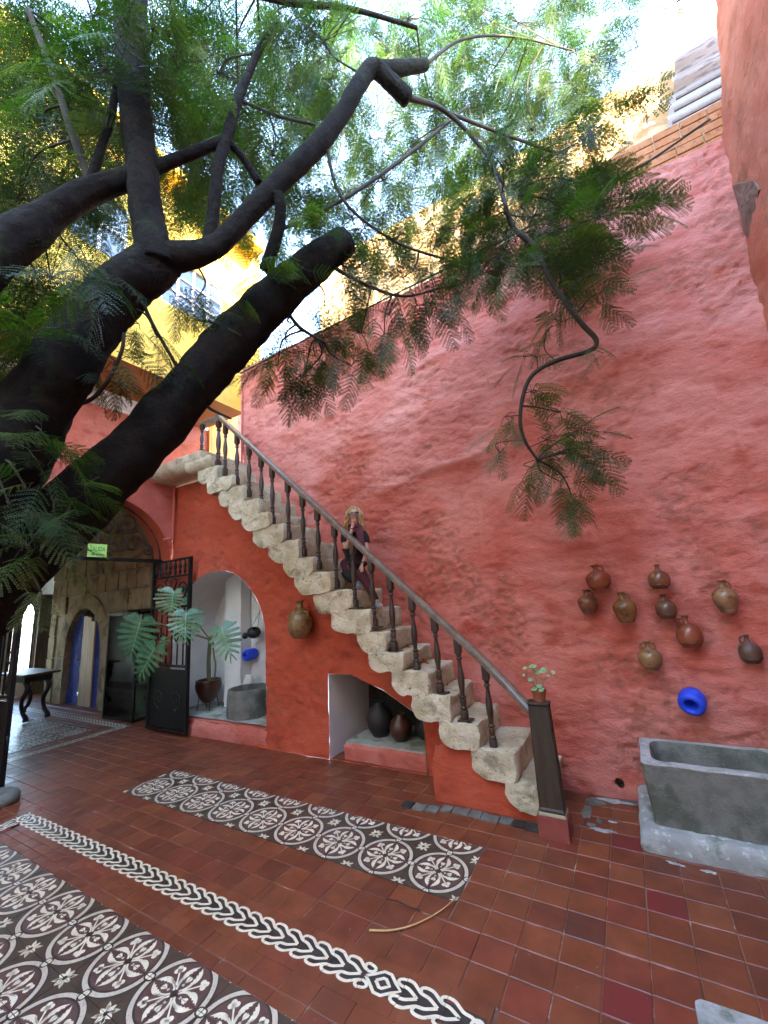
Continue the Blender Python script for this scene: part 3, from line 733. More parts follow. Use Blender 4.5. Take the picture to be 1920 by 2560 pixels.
rest = MB()
SPECIAL = {(-2, -7): crim_m, (-1, -3): crim_m, (-3, -5): dark_m, (-2, 0): crim_m}
for n, (r, i, j) in enumerate(cells):
    cx, cy = (r[0] + r[2]) / 2, (r[1] + r[3]) / 2; w, d = r[2] - r[0], r[3] - r[1]
    whole = abs(w - PX) < 1e-4 and abs(d - PY) < 1e-4
    if n < 296:
        me = rng.choice(full) if whole else tile_mb(w, d, rnd=jit).mesh('floor_tile', M_TILE)
        if whole and (i, j) in SPECIAL: me = SPECIAL[(i, j)]
        o = link('floor_tile', me, floor, (cx, cy, rng.uniform(-.0012, .0008)))
        o.rotation_euler = (rng.uniform(-.004, .004), rng.uniform(-.004, .004), 0)
    else:
        tile_mb(w, d, z=rng.uniform(-.0012, .0008), rnd=jit, mb=rest, cx=cx, cy=cy)
o = rest.build('floor_tiles', M_TILE, floor, fixn=False); o['kind'] = 'stuff'

# ---- encaustic tiles: a quarter circle medallion per tile, printed pattern as inlays
def clip_poly(p, axis, lim, keep_less):
    o = []
    for k in range(len(p)):
        a, b = p[k], p[(k + 1) % len(p)]
        ia = (a[axis] <= lim) == keep_less; ib = (b[axis] <= lim) == keep_less
        if ia: o.append(a)
        if ia != ib:
            t = (lim - a[axis]) / (b[axis] - a[axis]); o.append((a[0] + (b[0] - a[0]) * t, a[1] + (b[1] - a[1]) * t))
    return o
def ribbon(pts, w):
    o1, o2 = [], []
    for i, p in enumerate(pts):
        a = pts[max(i - 1, 0)]; b = pts[min(i + 1, len(pts) - 1)]
        dx, dy = b[0] - a[0], b[1] - a[1]; l = math.hypot(dx, dy) or 1
        ww = w(i / (len(pts) - 1)) if callable(w) else w
        o1.append((p[0] - dy / l * ww / 2, p[1] + dx / l * ww / 2)); o2.append((p[0] + dy / l * ww / 2, p[1] - dx / l * ww / 2))
    return [[o1[i], o1[i + 1], o2[i + 1], o2[i]] for i in range(len(pts) - 1)]
def disc(cx, cy, r, n=9, sx=1, sy=1, rot=0):
    return [(cx + r * (sx * math.cos(2 * PI * k / n) * math.cos(rot) - sy * math.sin(2 * PI * k / n) * math.sin(rot)),
             cy + r * (sx * math.cos(2 * PI * k / n) * math.sin(rot) + sy * math.sin(2 * PI * k / n) * math.cos(rot))) for k in range(n)]
def medallion():
    """polygons in unit tile coordinates (circle centre at 0,0), [(level, material, poly)]"""
    P_ = []
    def ann(r0, r1, mi, lv, n=12):
        for k in range(n):
            a, b = PI / 2 * k / n, PI / 2 * (k + 1) / n
            P_.append((lv, mi, [(r0 * math.cos(a), r0 * math.sin(a)), (r1 * math.cos(a), r1 * math.sin(a)), (r1 * math.cos(b), r1 * math.sin(b)), (r0 * math.cos(b), r0 * math.sin(b))]))
    n = 12
    P_.append((1, 0, [(0, 0)] + [(.80 * math.cos(PI / 2 * k / n), .80 * math.sin(PI / 2 * k / n)) for k in range(n + 1)]))
    ann(.80, .85, 1, 1); ann(.85, .965, 2, 1); ann(.965, 1.0, 1, 1)
    half = []
    # half tulip along the x axis
    outer = [tuple(p) for p in spline([(.30, .17), (.40, .235), (.52, .235), (.64, .17), (.745, .035)], 4)]
    inner = [(.745, .035), (.66, .075), (.63, .05), (.57, .105), (.54, .08), (.48, .125), (.45, .10), (.39, .13), (.34, .12)]
    half.append(outer + inner[1:])
    half += ribbon([tuple(p) for p in spline([(.09, .045), (.16, .11), (.24, .15), (.33, .175)], 4)], lambda t: .045 + .03 * t)
    half.append([(.20, .0), (.30, .012), (.36, .055), (.40, .075), (.46, .06), (.44, .03), (.48, .0)])
    half.append([(.20, 0), (.26, 0), (.25, .03), (.21, .03)])
    for p in half:
        P_.append((2, 3, p)); P_.append((2, 3, [(y, x) for x, y in p][::-1]))
    # club on the diagonal
    q = math.sqrt(.5)
    P_ += [(2, 3, r) for r in ribbon([(.12, .12), (.30, .30), (.42, .42)], lambda t: .05 - .015 * math.sin(t * 3))]
    for cx, cy, r in [(.505, .505, .068), (.40, .50, .072), (.50, .40, .072), (.44, .44, .06)]: P_.append((2, 3, disc(cx, cy, r, 9)))
    for a in (.25, -.25): P_ += [(2, 3, r) for r in ribbon([(.13, .13), (.27 + a * .3, .27 - a * .3), (.33 + a * .45, .33 - a * .45)], .022)]
    # centre boss and the small tie at the tangent points
    P_.append((3, 1, [(0, 0)] + [(.085 * math.cos(PI / 2 * k / 6), .085 * math.sin(PI / 2 * k / 6)) for k in range(7)]))
    for sw in (0, 1):
        f_ = (lambda p: p) if not sw else (lambda p: [(y, x) for x, y in p][::-1])
        P_.append((3, 1, f_([(.84, 0), (.84, .02), (.87, .085), (.93, .115), (1, .12), (1, 0)])))
        P_.append((4, 3, f_([(.885, .008), (.90, .055), (.945, .078), (.99, .078), (.99, .008)])))
        # flower between four circles: halves on the tile edges
        P_.append((2, 3, f_([(1, .97), (.95, .93), (.945, .86), (.97, .80), (1, .76)])))
    P_.append((2, 3, [(.99, .99), (.93, .90), (.90, .84), (.84, .86), (.80, .80), (.86, .84), (.84, .90), (.90, .93)]))
    P_.append((2, 3, [(.98, .98), (.90, .955), (.83, .90), (.78, .79), (.90, .83), (.955, .90)]))
    P_.append((3, 1, [(1, .94), (.955, .955), (.94, 1), (1, 1)]))
    return P_
MED = medallion()
ENC_M = [M_ENC, M_ENCD, M_ENCW2, M_ENCW, M_ENCG]
def med_mesh(name, qx, qy, ylo=None, yhi=None):
    """qx,qy = +1/-1: side of the circle centre this tile lies on; ylo/yhi clip in tile units measured from the centre"""
    mb = MB(); s = S_E; g_ = .0011
    y0 = 0 if ylo is None else ylo; y1 = 1 if yhi is None else yhi
    def tr(x, y): return (qx * x * s, qy * y * s)
    b = [(g_ / s, y0 + g_ / s), (1 - g_ / s, y0 + g_ / s), (1 - g_ / s, y1 - g_ / s), (g_ / s, y1 - g_ / s)]
    mb.k = 4; q = [tr(*p) for p in b]
    mb.add([(x, y, -.03) for x, y in q] + [(x, y, 0) for x, y in q], [(4, 5, 6, 7), (0, 1, 5, 4), (1, 2, 6, 5), (2, 3, 7, 6), (3, 0, 4, 7)])
    for lv, mi, p in MED:
        for ax, lim, kl in ((0, g_ / s, False), (0, 1 - g_ / s, True), (1, y0 + g_ / s, False), (1, y1 - g_ / s, True)):
            p = clip_poly(p, ax, lim, kl)
            if len(p) < 3: break
        if len(p) < 3: continue
        mb.k = mi; mb.poly([(*tr(x, y), .0005 * lv) for x, y in (p if qx * qy > 0 else p[::-1])])
    me = mb.mesh(name, ENC_M, fixn=False)
    return me
meds = {(a, b): med_mesh('patterned_tile', a, b) for a in (1, -1) for b in (1, -1)}
def lay_panel(xc0, ncol, rows, sign_extra):
    for (yc, qy, me_over) in rows:
        for k in range(ncol):
            cidx = k // 2; qx = 1 if k % 2 == 0 else -1
            xc = xc0 - 2 * S_E * cidx
            o = link('patterned_tile', (me_over or meds)[(qx, qy)], floor, (xc, yc, .0016 + rng.uniform(-.0006, .0006)))
            o.rotation_euler = (rng.uniform(-.003, .003), rng.uniform(-.003, .003), rng.uniform(-.004, .004))
clipA = {(q, -1): med_mesh('patterned_tile', q, -1, ylo=(3.345 - 3.298) / S_E) for q in (1, -1)}
lay_panel(-1.443, 18, [(2.918, -1, None), (2.918, 1, None), (3.345, -1, clipA)], 0)
clipB = {(q, 1): med_mesh('patterned_tile', q, 1, yhi=(1.704 - 1.532) / S_E) for q in (1, -1)}
lay_panel(-1.443, 18, [(1.532, 1, clipB), (1.532, -1, None), (1.104, 1, None), (1.104, -1, None)], 0)
lay_panel(-8.18 - S_E, 22, [(2.724, -1, None), (2.724, 1, None), (3.152, -1, None), (3.152, 1, None), (3.579, -1, None), (3.579, 1, None)], 0)

# ---- plaited border
BW = .076
def braid_mesh(kind):
    mb = MB(); s = S_E; mats_ = [M_TILE, M_ENCD, M_ENCW]
    h = .137
    mb.k = 0; mb.add([(-s / 2 + .001, -h, -.03), (s / 2 - .001, -h, -.03), (s / 2 - .001, h, -.03), (-s / 2 + .001, h, -.03), (-s / 2 + .001, -h, 0), (s / 2 - .001, -h, 0), (s / 2 - .001, h, 0), (-s / 2 + .001, h, 0)],
                     [(4, 5, 6, 7), (0, 1, 5, 4), (1, 2, 6, 5), (2, 3, 7, 6), (3, 0, 4, 7)])
    def put(poly, mi, lv):
        p = poly
        for lim, kl in ((-s / 2 + .001, False), (s / 2 - .001, True)):
            p = clip_poly(p, 0, lim, kl)
            if len(p) < 3: return
        mb.k = mi; mb.poly([(x, y, .0005 * lv) for x, y in p])
    p_ = s / 2
    put([(-s, -.058), (s, -.058), (s, .058), (-s, .058)] if kind != 'end' else [(-s, -.05), (s * .42, -.05), (s * .42, .05), (-s, .05)], 1, 1)
    if kind in ('run', 'end'):
        for k in range(-4, 4):
            x0 = k * p_
            if kind == 'end' and k > -1: continue
            for sg in (1, -1):
                st = [tuple(q) for q in spline([(x0 - .020, sg * .040), (x0 - .024, sg * .058), (x0 - .004, sg * .0695), (x0 + .034, sg * .068), (x0 + .062, sg * .052), (x0 + .092, sg * .034), (x0 + .130, sg * .029), (x0 + .160, sg * .016), (x0 + .190, 0)], 3)]
                for r in ribbon(st, .0165): put(r if sg > 0 else r[::-1], 2, 2)
        if kind == 'end':
            for a, b in ((.036, .020),):
                n = 16
                for k in range(n):
                    t0, t1 = 2 * PI * k / n, 2 * PI * (k + 1) / n; cx = s * .28
                    put([(cx + b * math.cos(t0), b * math.sin(t0)), (cx + a * math.cos(t0), a * math.sin(t0)), (cx + a * math.cos(t1), a * math.sin(t1)), (cx + b * math.cos(t1), b * math.sin(t1))], 2, 3)
            put(disc(s * .46, 0, .02), 2, 4)
    else:   # concentric lozenges with small eyes at the joints
        for a, b in ((.100, .060), (.040, .026)):
            pts = [(-a, 0), (-a * .62, b * .45), (-a * .2, b), (a * .2, b), (a * .62, b * .45), (a, 0), (a * .62, -b * .45), (a * .2, -b), (-a * .2, -b), (-a * .62, -b * .45), (-a, 0)]
            for r in ribbon(pts, .0165): put(r, 2, 2)
        for sx in (-1, 1):
            for sy in (-1, 1):
                n = 12
                for k in range(n):
                    t0, t1 = 2 * PI * k / n, 2 * PI * (k + 1) / n; cx, cy = sx * s / 2, sy * .047
                    put([(cx + .030 * math.cos(t0), cy + .012 * math.sin(t0)), (cx + .048 * math.cos(t0), cy + .028 * math.sin(t0)), (cx + .048 * math.cos(t1), cy + .028 * math.sin(t1)), (cx + .030 * math.cos(t1), cy + .012 * math.sin(t1))], 2, 3)
    return mb.mesh('border_tile', mats_, fixn=False)
BR = braid_mesh('run'); BE = braid_mesh('eye'); BN = braid_mesh('end')
x = -.835 - S_E / 2; k = 0
while x > -5.46:
    me = BN if k == 0 else (BE if k == 2 or k == 21 else BR)
    o = link('border_tile', me, floor, (x, 1.985 + (x + 5.45) * .0135, .0016)); o.rotation_euler = (0, 0, .0135); x -= S_E; k += 1
for k in range(6):
    o = link('border_tile', BR, floor, (-5.445, 1.80 - k * S_E, .0016)); o.rotation_euler = (0, 0, -PI / 2)
for k in range(9):
    o = link('border_tile', BR, floor, (-7.81, 4.19 - S_E / 2 - k * S_E, .0016)); o.rotation_euler = (0, 0, -PI / 2)
for k in range(25):
    o = link('border_tile', BR, floor, (-7.90 - S_E / 2 - k * S_E, 4.105, .0016))

# ================================================================== BACK WALL
def back_extra(X, Z):
    d, w = relief(X, Z, 3, 1.0)
    # long sloping swelling left from an old roof line, lit from above
    ridge = 3.28 + .10 * (X + 2.7) + .05 * np.sin(X * 3)
    on = sstep(X, -3.0, -2.4) * (1 - sstep(X, -1.0, -.4))
    t = Z - ridge
    d = d + on * (.035 * np.exp(-(np.clip(-t, 0, 9) / .10) ** 2) * (t < 0) + .035 * np.exp(-(np.clip(t, 0, 9) / .55) ** 2) * (t >= 0))
    rough = np.exp(-(((X + 2.0) / .55) ** 2 + ((Z - 4.05) / .35) ** 2))
    d = d + rough * .03 * fbm(X * 5 + Z * 3, Z * 7 - X * 3, 4, 77)
    # row of old blocked openings and stones showing low down
    low = 1 - sstep(Z, .5, 1.0)
    d = d + low * .035 * fbm(X * 2.2, Z * 3.2, 3, 91)
    w = np.clip(w * .9 + low * sstep(fbm(X * 2, Z * 3, 3, 55), -.25, .25) * .9, 0, 1)
    d = d - .30 * (1 - sstep(np.hypot(X + .335, Z - .115), .024, .036))          # drain hole
    return d, w
st = .022
gx = np.arange(-5.25, 1.56, st); gz = np.arange(-.02, 6.01, st)
GX, GZ = np.meshgrid(gx, gz)
D, W = back_extra(GX, GZ)
nx, nz_ = len(gx), len(gz)
top_wob = .03 * fbm(gx * 1.5, gx * 0, 3, 12)
ZZ = GZ + (GZ / 6.0) ** 8 * top_wob[None, :]
P3 = np.stack([GX, 4.46 - D, ZZ], -1).reshape(-1, 3)
idx = np.arange(nx * nz_).reshape(nz_, nx)
a, b, c, d_ = idx[:-1, :-1], idx[:-1, 1:], idx[1:, 1:], idx[1:, :-1]
zline = .509 + (-1.047 - GX) * .905
keepm = ~((GX < -2.05) & (GZ < zline - .62))[:-1, :-1]
F = np.stack([a, b, c, d_], -1)[keepm].reshape(-1, 4).tolist()
ptl = P3.tolist()
n0 = len(ptl)                                             # top and left end: real thickness
for i in range(nx): ptl.append((float(gx[i]), 5.02, float(ZZ[-1, i])))
for i in range(nx - 1): F.append((int(idx[-1, i]), int(idx[-1, i + 1]), n0 + i + 1, n0 + i))
n1 = len(ptl)
for j in range(nz_): ptl.append((-5.25, 5.02, float(ZZ[j, 0])))
for j in range(nz_ - 1):
    if gz[j] > 3.3: F.append((int(idx[j, 0]), int(idx[j + 1, 0]), n1 + j + 1, n1 + j))
wr = np.concatenate([W.ravel(), np.zeros(nx + nz_)])
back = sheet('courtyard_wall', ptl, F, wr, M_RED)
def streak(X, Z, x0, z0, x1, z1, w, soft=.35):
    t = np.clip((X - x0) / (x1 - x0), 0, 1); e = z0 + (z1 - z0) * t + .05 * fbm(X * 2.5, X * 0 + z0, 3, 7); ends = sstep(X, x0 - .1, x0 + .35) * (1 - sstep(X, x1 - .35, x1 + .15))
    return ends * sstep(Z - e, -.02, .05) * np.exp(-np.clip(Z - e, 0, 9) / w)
PALE = np.clip(.95 * streak(GX, GZ, -2.9, 3.22, -.95, 3.45, .22) + .8 * streak(GX, GZ, -2.7, 4.05, -1.5, 4.30, .16) + .7 * streak(GX, GZ, -2.3, 4.75, -.9, 4.95, .25) + .5 * streak(GX, GZ, -1.2, 3.9, .9, 4.2, .8) + .45 * sstep(fbm(GX * .7 + 2, GZ * .9, 3, 44), -.05, .4) * sstep(GZ, 2.2, 3.6) + .6 * streak(GX, GZ, -.2, 5.0, 1.3, 5.3, .5), 0, 1)  # bleached streaks and dusty upper wall; the pale tint also helps the light gradient
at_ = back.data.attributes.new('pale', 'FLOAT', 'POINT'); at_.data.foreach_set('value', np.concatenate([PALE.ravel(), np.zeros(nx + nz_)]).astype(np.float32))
tag(back, 'tall rough pinkish red plaster wall hung with clay jugs behind the stairs', 'wall')

# drain pipe stub in the wall
_mb = MB(); _mb.lathe((-.335, 4.52, .115), [(.030, 0), (.030, .05), (.024, .05), (.024, 0)], 16, Vector((0, -1, 0)))
o = _mb.solo('drain_spout', M_DARKTERRA, (-.335, 4.47, .115)); tag(o, 'small round drain hole low in the red wall left of the trough', 'drain')

# ================================================================== RIGHT WALL
def rw_disp(u, v):
    d, w = relief(u * 1.3 + 20, v * .8, 9, .9)
    return d, w
P3_, T_, w_, _ = cdt_wall([(4.52, 0), (4.50, 6.02), (4.20, 6.3), (3.72, 7.55), (3.30, 9.0), (2.9, 9.85), (2.6, 9.9), (2.45, 6.6), (0.0, 6.5), (0.0, 0)], [], .06, lambda u, v, d: (1.41 + .038 * (v - 4.06) - d, u, v), rw_disp, 4)
rwall = thing('side_wall', (1.6, 2, 0), 'faded orange rough wall rising at the right edge beside the tall red wall', 'wall')
sheet('wall_face', P3_, T_, w_, M_PINKO, rwall)
_mb = MB(); _mb.prism([(1.66, 4.3, 0), (1.66, 4.3, 5.9), (1.66, 3.6, 7.3), (1.66, 2.8, 9.7), (1.66, 2.5, 9.7), (1.66, 2.4, 6.5), (1.66, -6, 6.5), (1.66, -6, 0)], (.7, 0, 0)); _mb.box((2.365, 2.4, 0), (6.5, 4.3, 9.7)); _mb.build('wall_core', M_PINKO, rwall)  # core, plus an unseen block added to shade the metal shed
_mb = MB(); _mb.box((1.44, -6, 0), (1.655, 0.0, 6.5)); _mb.build('wall_front', M_PINKO, rwall)
M_CORB = mat('brown_corbel_stone', (.16, .085, .06), (.22, .12, .085), scale=8, rough=.9, bump=.6)
lp = resample([(1.435, 4.40, 5.40), (1.435, 4.01, 5.06), (1.435, 3.94, 4.90), (1.435, 4.42, 4.79)], .05)
loops = [[p + Vector((q, 0, 0)) for p in lp] for q in (0, .1, .2)]
rough_loft(loops, .012, 8, 3).build('corbel_stone', M_CORB, rwall)

# ================================================================== WALL UNDER THE STAIRS
def sdisp(u, v):
    d, w = relief(u + 40, v, 21, .9); return d, w * .8
arch = [(-4.49, .0)] + [(-4.49, 1.25)] + [(-5.6 + 1.11 * math.cos(t), 1.32 + 1.15 * math.sin(t)) for t in np.linspace(.06, PI - .02, 22)] + [(-6.715, .0)]
arch_h = [(x, max(z, .235)) for x, z in arch]
n2 = [(-3.43, .012), (-3.42, .55), (-3.40, .985), (-3.05, .985), (-2.62, .83), (-2.13, .56), (-2.13, .012)]
wall_out = [(-6.80, 0), (-1.80, 0), (-1.80, .98), (-2.2, 1.30), (-2.9, 1.95), (-3.6, 2.6), (-4.3, 3.22), (-4.9, 3.75), (-5.25, 4.05), (-6.8, 4.08)]
P3_, T_, w_, _ = cdt_wall(wall_out, [arch_h, n2], .035, lambda u, v, d: (u, 4.24 - d, v), sdisp, 8)
swall = thing('stair_wall', (-4.5, 4.24, 0), 'orange red plaster wall under the stairs with an arched white niche', 'wall')
sheet('wall_face', P3_, T_, w_, M_ORED, swall)
def reveal(outline, y0, y1, seedk, name, material, parent, closed=False, amp=.012):
    pts = resample([(x, 0, z) for x, z in outline], .05)
    if not closed:
        pts = []
        for i in range(len(outline) - 1):
            a_ = Vector((outline[i][0], 0, outline[i][1])); b_ = Vector((outline[i + 1][0], 0, outline[i + 1][1])); n_ = max(1, int((b_ - a_).length / .05))
            pts += [a_.lerp(b_, k / n_) for k in range(n_)]
        pts.append(Vector((outline[-1][0], 0, outline[-1][1])))
    ys = np.linspace(y0, y1, 12); vs = []; fs = []; n_ = len(pts)
    for y in ys:
        for p in pts:
            q = Vector((p.x, y, p.z)); e = amp * mnoise.noise(q * 4 + Vector((seedk, 0, 0))) + amp * .4 * mnoise.noise(q * 15)
            if y == ys[0]: e = amp * .3 * mnoise.noise(q * 9)
            vs.append((p.x + e, y, p.z + e))
    for j in range(len(ys) - 1):
        for i in range(n_ - 1): fs.append((j * n_ + i, j * n_ + i + 1, (j + 1) * n_ + i + 1, (j + 1) * n_ + i))
    return sheet(name, vs, fs, None, material, parent)
reveal(arch_h[::-1], 4.232, 5.03, 1, 'niche_lining', M_WHITE, swall)
def plane_rough(x0, x1, y, z0, z1, name, material, parent, sd=0, st_=.06, out=-1):
    xs = np.linspace(x0, x1, max(2, int((x1 - x0) / st_))); zs = np.linspace(z0, z1, max(2, int((z1 - z0) / st_))); XX, ZZ_ = np.meshgrid(xs, zs)
    d, w = relief(XX + sd, ZZ_, 60 + sd, .5); n_ = len(xs)
    vs = np.stack([XX, y + out * d, ZZ_], -1).reshape(-1, 3).tolist()
    fs = [(j * n_ + i, j * n_ + i + 1, (j + 1) * n_ + i + 1, (j + 1) * n_ + i) for j in range(len(zs) - 1) for i in range(n_ - 1)]
    return sheet(name, vs, fs, w.ravel() * .5, material, parent)
plane_rough(-6.78, -4.44, 5.02, .2, 2.55, 'niche_back', M_WHITE, swall, 2)
pil = rough_loft([resample([(x_, 4.80, z_) for x_, z_ in ((-6.09, .22), (-5.69, .22), (-5.69, 2.5), (-6.09, 2.5))], .08), resample([(x_, 5.01, z_) for x_, z_ in ((-6.09, .22), (-5.69, .22), (-5.69, 2.5), (-6.09, 2.5))], .08)], .008, 7, 5)
pil.build('niche_pilaster', M_WHITE, swall, smooth=30)
sill = rough_loft([resample([(xx, y_, z_) for y_, z_ in ((4.225, -.02), (4.205, .12), (4.225, .225), (4.33, .255), (5.02, .262), (5.02, -.02))], .06) for xx in np.linspace(-6.79, -4.47, 30)], .014, 9, 6)
sill.build('niche_sill', M_RED, swall, smooth=40)
_mb = MB(); vs = []; xs = np.linspace(-6.76, -4.49, 30); ys = np.linspace(4.25, 5.02, 14)
for y in ys:
    for x_ in xs: vs.append((x_, y, .268 + .012 * mnoise.noise(Vector((x_ * 5, y * 5, 1)))))
_mb.add(vs, [(j * 30 + i, j * 30 + i + 1, (j + 1) * 30 + i + 1, (j + 1) * 30 + i) for j in range(13) for i in range(29)])
M_CEM = mat('worn_cement', (.30, .31, .27), (.40, .41, .36), scale=6, c3=(.16, .20, .14), scale3=4, rough=.9, bump=.5)
_mb.build('niche_floor', M_CEM, swall, smooth=True)
# low triangular niche
n2o = [(-3.43, 0), (-3.40, .985), (-3.05, .985), (-2.62, .83), (-2.13, .56), (-2.13, 0)]
reveal(n2o[:3], 4.235, 5.15, 3, 'low_niche_lining', M_WHITE, swall)
reveal(n2o[2:], 4.235, 5.15, 3, 'low_niche_soffit', M_CEM, swall)
M_SHADEDIRT = mat('niche_shade_kerb_dirt', (.020, .018, .014), (.045, .042, .034), scale=5, rough=.95, bump=.5)  # niche shade put into the colour; also used for dirty kerb stones
plane_rough(-3.5, -2.05, 5.14, 0, 1.05, 'low_niche_back', M_SHADEDIRT, swall, 5)
rough_loft([resample([(xx, y_, z_) for y_, z_ in ((4.31, -.02), (4.30, .14), (4.33, .172), (4.5, .18), (5.14, .18), (5.14, -.02))], .06) for xx in np.linspace(-3.26, -2.12, 18)], .012, 9, 7).build('low_niche_sill', M_RED, swall, smooth=40)
_mb = MB(); _mb.box((-3.25, 4.335, .17), (-2.14, 5.14, .1895)); _mb.build('low_niche_ledge', M_CEM, swall)

# ================================================================== LEFT WALL, PORTAL
left = thing('gate_wall', (-6.8, 2.5, 0), 'red plaster wall at the left with the arched gateway below the yellow gallery', 'wall')
portal = [(4.20, .0), (4.20, 2.64)] + [(3.09 + 1.115 * math.cos(t), 2.66 + 1.09 * math.sin(t)) for t in np.linspace(.02, PI - .02, 26)] + [(1.98, 2.64), (1.98, .0)]
def ldisp(u, v): d, w = relief(u + 70, v, 33, .8); return d, w * .5
P3_, T_, w_, _ = cdt_wall([(-.5, 0), (1.98, 0)] + [(p[0], p[1]) for p in portal[::-1]][1:] + [(4.26, 0), (6.7, 0), (6.7, 6.8), (5.0, 6.8), (5.0, 5.42), (-.5, 5.42)], [], .05, lambda u, v, d: (-6.8 + d, u, v), ldisp, 3)
sheet('wall_face', P3_, T_, w_, M_RED, left)
vs = []; fs = []; xs = np.linspace(-6.79, -7.25, 6); pr = [p for p in portal]
for x_ in xs:
    for p in pr: vs.append((x_, p[0], p[1]))
n_ = len(pr)
for j in range(len(xs) - 1):
    for i in range(n_ - 1): fs.append((j * n_ + i, j * n_ + i + 1, (j + 1) * n_ + i + 1, (j + 1) * n_ + i))
sheet('gateway_reveal', vs, fs, None, M_ORED, left)
_mb = MB()
for y0, y1, zt in ((-3, 1.98, 5.4), (4.21, 5.7, 4.3)): _mb.box((-7.25, y0, 0), (-6.86, y1, zt))
_mb.build('wall_core', M_RED, left)
# white cornice
prof = [(0, 0), (.05, .0), (.06, .04), (.10, .05), (.13, .10), (.13, .15), (.16, .17), (.16, .22), (0, .22)]
_mb = MB(); _mb.prism([(-6.78 + a_, -.5, 5.17 + b_) for a_, b_ in prof], (0, 4.75, 0)); _mb.build('cornice', M_WPAINT, left)
# conduit pipe in the corner
o = MB().tube([(-6.72, 3.72, 4.30), (-6.72, 3.74, 4.10), (-6.72, 4.15, 4.13), (-6.72, 4.185, 4.10), (-6.72, 4.185, 3.16), (-6.72, 4.17, 3.12), (-6.72, 4.02, 3.10)], .022, 8).solo('conduit_pipe', M_RED, (-6.72, 4.18, 3.1), smooth=True)
tag(o, 'thin red painted pipe running down the corner under the stair landing', 'pipe')

# ================================================================== YELLOW GALLERY BUILDING
yb = thing('gallery_building', (-5.6, 2, 5.4), 'yellow upper storey overhanging the red wall behind the tree', 'building')
P3_, T_, w_, _ = cdt_wall([(-2, 5.40), (4.82, 5.40), (4.82, 8.95), (-2, 8.95)], [[(3.15, 6.72), (4.28, 6.80), (4.28, 7.72), (3.15, 7.62)], [(1.9, 6.9), (2.6, 6.9), (2.6, 7.9), (1.9, 7.9)]], .09, lambda u, v, d: (-5.6 + d, u, v), lambda u, v: (relief(u, v, 41, .25)[0], 0 * u), 3)
sheet('wall_face', P3_, T_, w_, M_YEL, yb)
_mb = MB(); _mb.box((-7.2, -2, 5.41), (-5.615, 4.81, 5.47)); _mb.build('soffit', M_OCHRE, yb)
_mb = MB(); _mb.box((-9, 4.74, 5.5), (-5.62, 4.81, 8.95)); _mb.box((-9, -2, 8.85), (-5.2, 4.95, 9.0)); _mb.build('end_wall_and_eave', M_YEL, yb)
for (y0, y1, z0, z1, nv, nh) in ((3.15, 4.28, 6.74, 7.70, 4, 3), (1.9, 2.6, 6.9, 7.9, 2, 2)):
    w_ = MB()
    for k in range(nv + 1):
        yy = y0 + (y1 - y0) * k / nv; w_.box((-5.67, yy - .02, z0 + .012), (-5.62, yy + .02, z1 - .012))
    for k in range(nh + 1):
        zz = z0 + (z1 - z0) * k / nh; w_.box((-5.675, y0 - .018, zz - .018), (-5.625, y1 + .018, zz + .018))
    wf = w_.build('window', M_WPAINT, yb)
    for i in range(nv):
        for j in range(nh):
            p_ = MB(); ya, yb_ = y0 + (y1 - y0) * i / nv + .02, y0 + (y1 - y0) * (i + 1) / nv - .02; za, zb = z0 + (z1 - z0) * j / nh + .018, z0 + (z1 - z0) * (j + 1) / nh - .018
            p_.box((-5.66, ya, za), (-5.65, yb_, zb)); p_.build('pane', M_WINGLASS, wf)
# pink and yellow pillar by the gap
_mb = MB(); _mb.box((-5.62, 4.83, 6.0), (-5.40, 5.0, 8.9), .01); _mb.build('corner_pillar', M_YEL, yb)

# ================================================================== PASSAGE BEHIND THE GATE
ps = thing('passage_wall', (-10, 4.6, 0), 'brown stone block wall of the gated passage with a pointed blue doorway', 'wall')
# arched doorway opening in the wall plane Y=4.6
def door_arch(cx, hw, top, spring, n=10):
    o_ = []
    for t in np.linspace(0, 1, n + 1):
        a_ = t * PI / 2; o_.append((cx + hw * math.cos(a_), spring + (top - spring) * math.sin(a_) ** .9))
    return o_ + [(2 * cx - x_, z_) for x_, z_ in o_[::-1][1:]]
DCX, DHW = -10.55, .80
inn = door_arch(DCX, DHW, 2.07, 1.02); outr = door_arch(DCX, DHW + .34, 2.38, 1.02)
# mortar backing with the opening
P3_, T_, w_, _ = cdt_wall([(-12.25, 0), (DCX - DHW, 0)] + inn[::-1] + [(DCX + DHW, 0), (-9.05, 0), (-9.05, 1.97), (-7.95, 1.97), (-7.95, 4.2), (-12.25, 4.2)], [], .12, lambda u, v, d: (u, 4.62, v), lambda u, v: (0 * u, 0 * u))
sheet('mortar_bed', P3_, T_, w_, M_MORTAR, ps)
